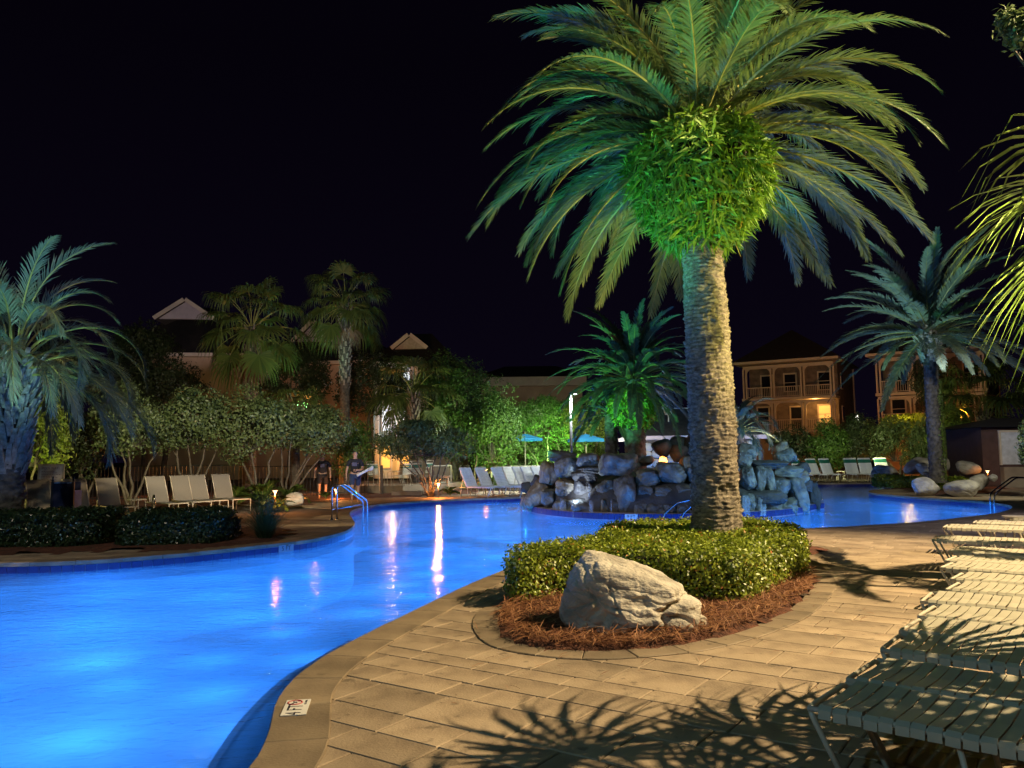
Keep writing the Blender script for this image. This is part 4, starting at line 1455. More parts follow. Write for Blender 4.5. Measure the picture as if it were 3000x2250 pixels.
# ================================================================ POOL RAILS
m_steel = pm('brushed_steel', (0.62, 0.62, 0.63), (0.5, 0.5, 0.52), 0.22, 20, metal=1.0)


def rail(name, tubes, label, cat='handrail', r=0.022, flanges=()):
    o0 = np.array(tubes[0][0], float)
    root = empty(name, (o0[0], o0[1], 0.0), label, cat)
    off = np.array([o0[0], o0[1], 0.0])
    for tb in tubes:
        MB().tube(bez([np.array(p, float) - off for p in tb], rnd=0.14), r, 8).obj('tube', m_steel, root, smooth=True)
    for f in flanges:
        MB().lathe([(0.05, 0.0), (0.05, 0.012), (0.028, 0.03), (0.026, 0.05)], np.array([f[0], f[1], 0.012]) - off, 12).obj('flange', m_steel, root, smooth=True)
    return root


# stair handrail on the left bank (double tube with lower bar)
A0 = P(972, 1524, 0.01); B0 = P(1063, 1524, WATER_Z)
zt = PY(976, 1421, A0[1])[2]
zb = PY(1058, 1468, B0[1])[2]
A1 = np.array([A0[0], A0[1], zt]); A2 = PY(1000, 1421, A0[1] - 0.05)
B1 = np.array([B0[0], B0[1], zb])
sh = np.array([0.09, 0.16, 0])
rail('stair_handrail', [[A0, A1, A2, B1, [B0[0], B0[1], -0.6]], [A0 + sh, A1 + sh, A2 + sh, B1 + sh, [B0[0] + sh[0], B0[1] + sh[1], -0.6]],
                        [[A0[0], A0[1], 0.28], [B0[0], B0[1], 0.28]]], 'bright steel stair handrail dipping into the pool by the left bank tip', flanges=[A0, A0 + sh])
# ladder arch on the left bank
a, b_ = P(441, 1514, 0.0), P(470, 1514, 0.0)
ztop = PY(455, 1450, a[1])[2]
rail('ladder_rail', [[a, [a[0] + 0.06, a[1], ztop], [b_[0] - 0.05, b_[1] - 0.3, ztop], [b_[0], b_[1] - 0.3, -0.02]]], 'shiny arched ladder rail behind the second dark hedge on the left')
# pair beside the big palm, climbing to the rock island
for i, (x0, y0) in enumerate([(1938, 1532), (1992, 1532)]):
    c0 = P(x0, y0, WATER_Z)
    Yc = c0[1] - 0.15
    t1, t2, t3 = PY(x0 + 3, 1510, Yc), PY(x0 + 44, 1473, Yc), PY(x0 + 105, 1460, Yc + 0.4)
    rail('ladder_rail', [[[t1[0], t1[1], -0.6], t1, t2, t3, [t3[0], t3[1] + 0.5, 0.02]]], ['steel grab rail left of the big palm, left one of two against the rocks', 'steel grab rail left of the big palm, right one of two against the rocks'][i])
# small dark rail by the left end of the rocks
c0 = P(1538, 1438, 0.0)
z1_ = PY(1540, 1396, c0[1])[2]
rail('ladder_rail', [[c0, [c0[0] + 0.05, c0[1], z1_], [c0[0] + 0.32, c0[1], z1_ - 0.05], [c0[0] + 0.55, c0[1] - 0.3, 0.0]]], 'thin dark curved rail in front of the chaises beside the rocks')
# ladder at the far right corner of the pool
for i, (x0, dy) in enumerate([(2902, 0), (2914, 6)]):
    c0 = P(x0, 1500 + dy, WATER_Z)
    t1 = PY(x0 - 2, 1446 + dy * 0.5, c0[1]); t2 = PY(x0 + 62, 1398 + dy * 0.3, c0[1] + 0.2); t3 = PY(x0 + 130, 1400, c0[1] + 0.9)
    rail('ladder_rail', [[[c0[0], c0[1], -0.7], t1, t2, t3, [t3[0], t3[1], 0.0]]], ['blue lit ladder rail in the far right pool corner, outer left tube', 'blue lit ladder rail in the far right pool corner, inner right tube'][i])

# ================================================================ CHAISES
m_frame = pm('cream_tube', (0.58, 0.53, 0.42), (0.48, 0.43, 0.34), 0.42, 8)
m_strap = pm('cream_strap', (0.54, 0.50, 0.39), (0.42, 0.39, 0.30), 0.38, 5, tone=True)
m_strapw = pm('white_strap', (0.74, 0.76, 0.78), (0.62, 0.64, 0.68), 0.45, 5, tone=True)
m_green = pm('green_strap', (0.02, 0.16, 0.11), rough=0.5)
m_sling = pm('beige_sling', (0.18, 0.165, 0.145), (0.14, 0.128, 0.11), 0.85, 60)
m_sfr = pm('beige_metal', (0.42, 0.37, 0.30), rough=0.4)


def strap_mesh(w, wid, th, name, mat, tone=0.5, curl=0.012):
    """one vinyl strap across the frame, its ends wrapped round the side tubes"""
    x = np.array([-w / 2 - 0.026, -w / 2 - 0.022, -w / 2 + 0.004, -w / 4, 0, w / 4, w / 2 - 0.004, w / 2 + 0.022, w / 2 + 0.026])
    z = np.array([-0.030, 0.006, 0.024, 0.018, 0.014, 0.018, 0.024, 0.006, -0.030])
    V, Fc = [], []
    for i in range(9):
        V += [(-wid / 2, x[i], z[i]), (wid / 2, x[i], z[i]), (wid / 2, x[i], z[i] - th), (-wid / 2, x[i], z[i] - th)]
    for i in range(8):
        a, b = i * 4, i * 4 + 4
        Fc += [(a, a + 1, b + 1, b), (a + 1, a + 2, b + 2, b + 1), (a + 2, a + 3, b + 3, b + 2), (a + 3, a, b, b + 3)]
    return mesh(name, V, Fc, mat, tone, False)


def strap_chaise(label, group, W_=0.52, Ls=1.25, Lb=0.72, back=0.0, hgt=0.40, wid=0.058, pitch=0.066, mats=(None, None), green=(), low=0.0):
    """local +X runs from the foot end to the head end"""
    root = empty('strap_chaise', (0, 0, 0), label, 'chaise longue', group)
    fm, sm = mats
    c, s_ = math.cos(rad(back)), math.sin(rad(back))
    hx, hz = Ls + Lb * c, hgt + Lb * s_
    for sy in (-1, 1):
        MB().tube(bez([(0.0, sy * W_ / 2, hgt), (Ls, sy * W_ / 2, hgt)], rnd=0.05), 0.0135, 8).obj('side_rail', fm, root, smooth=True)
    MB().tube(bez([(Ls, -W_ / 2, hgt), (hx, -W_ / 2, hz), (hx, W_ / 2, hz), (Ls, W_ / 2, hgt)], rnd=0.06), 0.0135, 8).obj('back_frame', fm, root, smooth=True)
    MB().tube(bez([(0.20, -W_ / 2 + 0.02, 0.0), (0.0, -W_ / 2, hgt), (0.0, W_ / 2, hgt), (0.20, W_ / 2 - 0.02, 0.0), (0.20, -W_ / 2 + 0.02, 0.0)][:4], rnd=0.06), 0.0135, 8).obj('foot_leg', fm, root, smooth=True)
    MB().tube(bez([(0.62, -W_ / 2 + 0.02, hgt - 0.01), (0.70, -W_ / 2, 0.012), (1.15, -W_ / 2, 0.012), (1.22, -W_ / 2 + 0.02, hgt - 0.01)], rnd=0.12), 0.0125, 8).obj('leg', fm, root, smooth=True)
    MB().tube(bez([(0.62, W_ / 2 - 0.02, hgt - 0.01), (0.70, W_ / 2, 0.012), (1.15, W_ / 2, 0.012), (1.22, W_ / 2 - 0.02, hgt - 0.01)], rnd=0.12), 0.0125, 8).obj('leg', fm, root, smooth=True)
    MB().tube([(0.78, -W_ / 2, 0.10), (0.78, W_ / 2, 0.10)], 0.01, 6).obj('stretcher', fm, root, smooth=True)
    sme = strap_mesh(W_, wid, 0.004, 'strap', sm)
    gme = strap_mesh(W_, wid, 0.004, 'strap', m_green) if green else None
    x = 0.085
    while x < Ls - 0.03:
        obj('strap', sme, root, loc=(x, 0, hgt), rot=(RS.normal(0, 0.006), RS.normal(0, 0.03), RS.normal(0, 0.008)))
        x += pitch * (1.35 if RS.rand() < 0.10 else 1)
    x, j = 0.05, 0
    while x < Lb - 0.03:
        obj('strap', gme if j in green else sme, root, loc=(Ls + x * c, 0, hgt + x * s_), rot=(0, -rad(back), 0))
        x += pitch; j += 1
    if back > 20:
        MB().bar((Ls + Lb * 0.55 * c, -W_ / 2 + 0.03, hgt + Lb * 0.55 * s_), (Ls + 0.32, -W_ / 2 + 0.03, hgt - 0.04), 0.016).obj('back_prop', fm, root)
        MB().bar((Ls + Lb * 0.55 * c, W_ / 2 - 0.03, hgt + Lb * 0.55 * s_), (Ls + 0.32, W_ / 2 - 0.03, hgt - 0.04), 0.016).obj('back_prop', fm, root)
        MB().bar((Ls - 0.1, -W_ / 2, hgt - 0.02), (Ls + 0.36, -W_ / 2, hgt - 0.03), 0.018).bar((Ls - 0.1, W_ / 2, hgt - 0.02), (Ls + 0.36, W_ / 2, hgt - 0.03), 0.018).obj('prop_rail', fm, root)
        MB().tube(bez([(Ls + 0.30, -W_ / 2 + 0.02, hgt - 0.03), (Ls + 0.38, -W_ / 2, 0.0)], rnd=0.05), 0.0125, 6).obj('leg', fm, root)
        MB().tube(bez([(Ls + 0.30, W_ / 2 - 0.02, hgt - 0.03), (Ls + 0.38, W_ / 2, 0.0)], rnd=0.05), 0.0125, 6).obj('leg', fm, root)
    else:
        MB().tube(bez([(hx - 0.35, -W_ / 2 + 0.02, hgt - 0.01), (hx - 0.28, -W_ / 2, 0.012), (hx - 0.05, -W_ / 2, 0.012)], rnd=0.06), 0.0125, 6).obj('leg', fm, root)
        MB().tube(bez([(hx - 0.35, W_ / 2 - 0.02, hgt - 0.01), (hx - 0.28, W_ / 2, 0.012), (hx - 0.05, W_ / 2, 0.012)], rnd=0.06), 0.0125, 6).obj('leg', fm, root)
    return root


def dup(root, loc, rz, label, group=None):
    r = root.copy(); COL.objects.link(r)
    r.location = loc; r.rotation_euler = (0, 0, rz)
    r['label'] = label
    if group: r['group'] = group
    for ch in list(root.children):
        c = ch.copy(); COL.objects.link(c); c.parent = r
        for g in list(ch.children):
            d = g.copy(); COL.objects.link(d); d.parent = c
    return r


# flat chaises packed side by side on the right
proto = strap_chaise('cream strap chaise nearest the camera, half in shadow', 'cream strap chaises lying flat in a row along the deck', mats=(m_frame, m_strap))
corners = [(2367, 2070), (2480, 1988), (2580, 1902), (2634, 1848), (2688, 1805), (2697, 1762), (2770, 1728), (2783, 1697), (2754, 1663), (2767, 1643), (2779, 1615), (2731, 1581), (2763, 1545), (2850, 1532), (2960, 1522)]
NTH = ['second', 'third', 'fourth', 'fifth', 'sixth', 'seventh', 'eighth', 'ninth', 'tenth', 'eleventh', 'twelfth', 'thirteenth', 'fourteenth', 'farthest']
RZ = math.atan2(-0.655, 0.755)
for i, (x, y) in enumerate(corners):
    p = P(x, y, 0.41)
    rz = RZ + (0 if i < 1 else RS.normal(0, 0.025)) + (0.0 if i < 11 else 0.12)
    # the picked corner is the near side of the foot end
    u_ = np.array([math.cos(rz), math.sin(rz)]); w_ = np.array([-u_[1], u_[0]])
    loc = (*(p[:2] + w_ * 0.26), 0.004)
    if i == 0:
        proto.location = loc; proto.rotation_euler = (0, 0, rz)
    else:
        dup(proto, loc, rz, '%s cream strap chaise of the flat row on the right, counted from the camera' % NTH[i - 1] if i < 14 else 'farthest cream strap chaise of the flat row, by the right pool corner')

# white strap chaises with raised backs, behind the pool in the middle
proto = strap_chaise('white strap chaise with raised back, leftmost of the group left of the rocks', 'white strap chaises with raised backs left of the rock island', mats=(m_frame, m_strapw), back=62, Ls=1.2, Lb=0.84, W_=0.60)
pv = [(1384, 1426), (1429, 1424), (1476, 1424), (1506, 1420), (1536, 1420), (1560, 1419), (1590, 1418)]
LBm = ['', 'white strap chaise second from left in the group left of the rocks', 'white strap chaise third from left, yellow flowers behind its back', 'white strap chaise with a shaded grey back in the middle of the group',
       'white strap chaise fifth from left behind the thin dark rail', 'white strap chaise sixth from left beside the rocks', 'white strap chaise half hidden by the left end of the rocks']
for i, (x, y) in enumerate(pv):
    p = P(x, y, 0.40)
    rz = math.atan2(0.62, -0.78)
    loc = (p[0] - 1.2 * math.cos(rz), p[1] - 1.2 * math.sin(rz), 0.0)
    if i == 0:
        proto.location = loc; proto.rotation_euler = (0, 0, rz)
    else:
        dup(proto, loc, rz, LBm[i])

# pale chaises with a green band on the far deck, facing the pool
proto = strap_chaise('pale chaise with a green band, leftmost on the far deck right of the rocks', 'pale chaises with a green band on the far deck', mats=(m_frame, m_strapw), back=66, Ls=1.2, Lb=0.9, W_=0.62, wid=0.064, pitch=0.066, green=(9, 10, 11))
LBf = ['', 'pale chaise with a green band, second from left on the far deck', 'pale chaise with a green band, third from left beside the little table', 'pale chaise with a green band just right of the little table', 'pale chaise with a green band between two dark gaps on the far deck', 'pale chaise with a green band partly behind the round rock']
for i, (x, y, a) in enumerate([(2344, 1389, 0.5), (2389, 1389, 0.4), (2428, 1389, 0.35), (2499, 1388, 0.03), (2541, 1388, 0.0), (2588, 1386, 0.0)]):
    p = P(x, y, 0.40)
    rz = rad(90) + a
    loc = (p[0] - 1.2 * math.cos(rz), p[1] - 1.2 * math.sin(rz), 0.0)
    if i == 0:
        proto.location = loc; proto.rotation_euler = (0, 0, rz)
    else:
        dup(proto, loc, rz, LBf[i])


def sling_chaise():
    root = empty('sling_chaise', (0, 0, 0), '', 'chaise longue', 'beige sling chaises on the left bank')
    W_, h, Ls, Lb, ba = 0.55, 0.36, 1.25, 0.80, rad(64)
    c, s_ = math.cos(ba), math.sin(ba)
    def sheet(P0, P1, n, sag, name, curl=False):
        t = np.linspace(0, 1, n)
        V = []
        for q in t:
            p = np.array(P0) + (np.array(P1) - np.array(P0)) * q
            o = sag * math.sin(math.pi * q)
            for yy in (-W_ / 2 + 0.02, 0, W_ / 2 - 0.02):
                V.append((p[0] + o * (0.6 if P1[2] > P0[2] else 0), yy, p[2] - o * (0.3 if P1[2] > P0[2] else 1)))
        if curl:
            for dx, dz in ((0.03, 0.025), (0.07, 0.03), (0.09, 0.0)):
                for yy in (-W_ / 2 + 0.02, 0, W_ / 2 - 0.02):
                    V.append((P1[0] + dx, yy, P1[2] + dz))
        m_ = len(V) // 3
        V = np.array(V)
        V2 = V.copy(); V2[:, 2] -= 0.006; V2[:, 0] += 0.004
        Fc = []
        for i in range(m_ - 1):
            for j in range(2):
                a = i * 3 + j
                Fc += [(a, a + 1, a + 4, a + 3), (a + len(V), a + 3 + len(V), a + 4 + len(V), a + 1 + len(V))]
        return obj(name, mesh(name, np.vstack([V, V2]), Fc, m_sling, None, True), root)
    sheet((0.03, 0, h + 0.005), (Ls, 0, h + 0.005), 8, 0.02, 'seat')
    sheet((Ls, 0, h + 0.005), (Ls + Lb * c, 0, h + Lb * s_), 8, -0.03, 'backrest', True)
    for sy in (-1, 1):
        y = sy * W_ / 2
        MB().tube(bez([(0.0, y, 0.0), (0.0, y, h), (Ls + 0.2, y, h)], rnd=0.06), 0.018, 6).obj('side_frame', m_sfr, root, smooth=True)
        MB().tube(bez([(Ls, y, h), (Ls + Lb * c, y, h + Lb * s_), (Ls + Lb * c + 0.08, y, h + Lb * s_ + 0.02)], rnd=0.08), 0.018, 6).obj('back_rail', m_sfr, root, smooth=True)
        MB().bar((0.95, y, h), (1.02, y, 0.0), 0.032).obj('leg', m_sfr, root)
        MB().bar((0.02, y, 0.16), (1.0, y, 0.16), 0.02).obj('stretcher', m_sfr, root)
        MB().bar((Ls + 0.15, y, h), (Ls + 0.20 * c + 0.03, y, h + 0.2 * s_), 0.025).obj('back_prop', m_sfr, root)
    MB().bar((0.0, -W_ / 2, h), (0.0, W_ / 2, h), 0.03).obj('foot_rail', m_sfr, root)
    return root


proto = sling_chaise()
LS = ['beige sling chaise beside the left palm, left of the navy towel stand', 'beige sling chaise partly hidden behind the navy towel stand', 'beige sling chaise between the navy towel stand and the small round table',
      'beige sling chaise just right of the arched ladder rail, leftmost of four', 'beige sling chaise second of the four right of the ladder rail', 'beige sling chaise third of the four right of the ladder rail', 'beige sling chaise nearest the ornamental grass, rightmost of four']
for i, (x, y) in enumerate([(118, 1492), (229, 1488), (322, 1481), (467, 1471), (538, 1466), (587, 1463), (658, 1459)]):
    p = P(x, y, 0.36)
    rz = math.atan2(0.70, -0.71) + RS.normal(0, 0.03)
    loc = (p[0] - 1.25 * math.cos(rz), p[1] - 1.25 * math.sin(rz), 0.0)
    if i == 0:
        proto.location = loc; proto.rotation_euler = (0, 0, rz); proto['label'] = LS[0]
    else:
        dup(proto, loc, rz, LS[i])


def round_table(px, py, h, r, label, mat, rnd=True):
    p = P(px, py, h)
    root = empty('side_table', (p[0], p[1], 0), label, 'table')
    MB().lathe([(r, h - 0.03), (r, h)], k=20).obj('table_top', mat, root)
    for i in range(4):
        a = i * math.pi / 2 + 0.6
        MB().tube([(r * 0.85 * math.cos(a), r * 0.85 * math.sin(a), h - 0.03), (r * 1.0 * math.cos(a), r * 1.0 * math.sin(a), 0)], 0.014, 6).obj('leg', mat, root)
    return root


round_table(401, 1462, 0.48, 0.26, 'small round tan table between the left sling chaises', m_sfr)
round_table(2462, 1380, 0.48, 0.26, 'small pale side table between the green banded chaises', m_frame)
round_table(2990, 1512, 0.45, 0.28, 'yellow lit little table at the far end of the flat chaise row', m_frame)

# towel stand with finials
p = P(180, 1548, 0.0)
ts = empty('towel_stand', (p[0], p[1], 0), 'navy blue towel stand with two black finials between the left chaises', 'towel stand', rz=0.05)
ht = PY(180, 1413, p[1])[2]
m_navy = pm('navy_fabric', (0.012, 0.018, 0.075), (0.008, 0.012, 0.05), 0.8, 14)
m_lblue = pm('pale_blue_trim', (0.20, 0.34, 0.72), rough=0.6)
MB().box((0, 0, ht / 2), (0.50, 0.03, ht)).box((-0.02, 0.38, ht / 2), (0.50, 0.03, ht)).obj('panel', m_navy, ts)
MB().box((0.26, 0.19, ht * 0.42), (0.02, 0.34, ht * 0.80)).obj('side_towel', m_lblue, ts)
MB().box((0.0, 0.0, ht - 0.012), (0.40, 0.05, 0.03)).obj('top_trim', m_lblue, ts)
for sx in (-0.24, 0.24):
    MB().box((sx, 0, (ht + 0.02) / 2), (0.05, 0.05, ht + 0.02)).obj('post', m_ink, ts)
    MB().lathe([(0.012, 0), (0.034, 0.03), (0.012, 0.06), (0.03, 0.085), (0.022, 0.115), (0.004, 0.13)], (sx, 0, ht + 0.02), 10).obj('finial', pm('black_gloss', (0.02, 0.02, 0.03), rough=0.12), ts, smooth=True)

# rules board behind
p = PY(150, 1395, 22.6)
rb = empty('rules_sign', (p[0], p[1], 0), 'pale pool rules board on a post behind the navy towel stand', 'sign', rz=0.05)
zc = p[2]
m_board = pm('board_pale', (0.46, 0.42, 0.44), (0.38, 0.34, 0.37), 0.7, 5)
MB().box((0, 0, zc - 0.05), (0.66, 0.03, 0.70)).obj('board', m_board, rb)
MB().bar((-0.34, -0.01, zc - 0.42), (-0.34, -0.01, zc + 0.32), 0.04).bar((0.34, -0.01, zc - 0.42), (0.34, -0.01, zc + 0.32), 0.04).bar((-0.36, -0.01, zc + 0.32), (0.36, -0.01, zc + 0.32), 0.04).obj('frame', m_sfr, rb)
MB().box((0, 0.03, zc / 2 - 0.1), (0.09, 0.09, zc)).obj('post', m_sfr, rb)
text_part('lettering', 'POOL RULES', 0.085, pm('print_mauve', (0.16, 0.11, 0.15), rough=0.8), rb, Matrix.Translation((0.0, -0.018, zc + 0.22)) @ R90)
lines = MB()
for j in range(11):
    w_ = 0.48 * (0.75 + 0.25 * ((j * 7) % 5) / 4)
    x_ = -0.26
    while x_ < -0.26 + w_:
        ww = 0.02 + 0.05 * RS.rand()
        lines.box((x_ + ww / 2, -0.0165, zc + 0.135 - j * 0.045), (ww, 0.002, 0.016)); x_ += ww + 0.014
lines.obj('small_print', MATS['print_mauve'], rb, kind='stuff')

# path lights
m_cap = pm('copper_cap', (0.16, 0.09, 0.05), (0.1, 0.06, 0.03), 0.5, 10, metal=0.6)


def path_light(px, py_cap, Y, label, power=60, h=None):
    p = PY(px, py_cap, Y)
    z = h or p[2]
    root = empty('path_light', (p[0], p[1], 0), label, 'garden lamp', 'copper path lights in the planting beds')
    MB().tube([(0, 0, 0), (0, 0, z - 0.10)], 0.010, 6).obj('stake', m_cap, root)
    MB().lathe([(0.115, z - 0.005), (0.10, z + 0.008), (0.03, z + 0.03), (0.005, z + 0.045)], k=16).obj('cap', m_cap, root, smooth=True)
    MB().lathe([(0.015, z - 0.11), (0.05, z - 0.03), (0.085, z - 0.012), (0.02, z - 0.010)], k=12).obj('glow_glass', emit('lamp_glass', (1.0, 0.62, 0.30), 4), root, smooth=True)
    lamp('path_lamp', 'POINT', (p[0], p[1] - 0.02, z - 0.16), power * 1.5, ORNG, 0.03)
    return root


path_light(806, 1436, 24.0, 'low orange path lamp among the dark shrubs right of the left chaises')
path_light(984, 1432, 30.5, 'low orange path lamp behind the taller walking man', 55)
path_light(1284, 1414, 31.0, 'bright low path lamp in the mulch right of the multi stem tree', 80)
path_light(1424, 1374, 38.0, 'far path lamp behind the white strap chaises', 16)
path_light(2893, 1378, 33.0, 'tiny orange path lamp in the far right planter', 6)
path_light(2853, 1400, 30.0, 'unlit dark curved path lamp on the right planter', 0.5)

# ================================================================ TREES AND BUSHES
m_pitt = leafm('pittosporum_leaf', (0.035, 0.065, 0.02), (0.19, 0.25, 0.09), (0.36, 0.34, 0.20), 0.5, 0.2)
m_green1 = leafm('bright_leaf', (0.04, 0.10, 0.02), (0.14, 0.26, 0.05), (0.28, 0.34, 0.08), 0.5, 0.3)
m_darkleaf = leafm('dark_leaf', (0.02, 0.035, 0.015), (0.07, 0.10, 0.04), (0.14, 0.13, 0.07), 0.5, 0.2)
m_lime = leafm('lime_leaf', (0.10, 0.17, 0.02), (0.32, 0.40, 0.06), (0.45, 0.45, 0.12), 0.5, 0.3)
m_stem = pm('pale_stem', (0.15, 0.125, 0.09), (0.07, 0.055, 0.04), 0.8, 10, 0.3, 50)


def tree(x, y, w, h, Y, mat, label, seed, n=4200, leaf=0.10, lobes=16, base=None, stems=4, name='garden_tree', group=None, spread=0.35, depth=None, cat='tree', up=0.6, rosette=4, zb=0.0, clump=0.30):
    rs = np.random.RandomState(seed)
    c = PY(x, y, Y)
    W_, H_ = 1.18 * w / F * Y, 1.12 * h / F * Y
    n = int(n * 2.7); lobes = int(lobes * 1.5); leaf = leaf * 1.12
    Dp = depth or W_ * 0.8
    bx = PY(base if base is not None else x, 1400, Y)[0]
    org = np.array([bx, Y, zb])
    root = empty(name, org, label, cat, group)
    # lobes spread through an ellipsoid, leaves on the lobes in small rosettes
    lc = rs.normal(size=(lobes, 3)); lc /= np.linalg.norm(lc, axis=1)[:, None]
    lc *= (rs.uniform(0.25, 0.80, lobes) ** 0.6)[:, None]
    lr = rs.uniform(0.26, 0.46, lobes)
    k = rs.randint(0, lobes, n // rosette)
    d = rs.normal(size=(len(k), 3)); d /= np.linalg.norm(d, axis=1)[:, None]
    q = lc[k] + d * (lr[k] * rs.uniform(0.72, 1.06, len(k)))[:, None]
    out = q / (np.linalg.norm(q, axis=1)[:, None] + 1e-6)
    sel = np.linalg.norm(q, axis=1) > 0.36
    q, d, out = q[sel], d[sel], out[sel]
    pts = q * np.array([W_ / 2, Dp / 2, H_ / 2]) + c
    pts = np.repeat(pts, rosette, 0) + rs.normal(0, leaf * 0.45, (len(pts) * rosette, 3))
    nn = np.repeat(d * 0.7 + out * 0.6, rosette, 0) + rs.normal(0, 0.6, (len(pts), 3)) + np.array([0, 0, 0.3])
    L_ = leaf * rs.uniform(0.7, 1.35, len(pts))
    V, Fc = leafq(pts, nn, L_, L_ * 0.5, rs, up=up)
    tn = np.clip(0.42 + 0.3 * fbm(pts * 1.3, 3, seed) + rs.normal(0, 0.2, len(pts)), 0, 1)
    obj('crown', mesh('crown', V - org, Fc, mat, tn), root, kind='stuff')
    b = MB()
    zt = c[2] - H_ * 0.26
    for i in range(stems):
        a = (i + 0.5) / stems * 2 - 1
        ex, ey = c[0] + a * W_ * spread, Y + rs.uniform(-0.3, 0.3) * Dp
        s = np.linspace(0, 1, 7)
        px = org[0] + a * 0.10 + (ex - org[0] - a * 0.10) * s ** 1.3 + rs.normal(0, 0.04, 7) * (s > 0)
        py = Y + (ey - Y) * s + rs.normal(0, 0.04, 7) * (s > 0)
        pz = zb + (zt - zb) * s
        r = (0.035 + 0.012 * rs.rand()) * (1.15 - 0.7 * s) * (1 + (2.2 if stems == 1 else 0)) * min(1.3, H_ / 2)
        MB().tube(np.c_[px, py, pz] - org, r, 6).obj('trunk', m_stem, root, smooth=True)
    # twigs inside the crown so gaps read as branches
    for i in range(lobes):
        e = lc[i] * np.array([W_ / 2, Dp / 2, H_ / 2]) + c
        s0 = np.array([c[0] + (e[0] - c[0]) * 0.1, Y, c[2] - H_ * 0.35])
        b.tube(np.stack([s0, (s0 + e) / 2 + rs.normal(0, 0.05, 3), e]) - org, [0.020, 0.012, 0.005], 4)
    b.obj('branches', m_trunk2, root, kind='stuff')
    return root


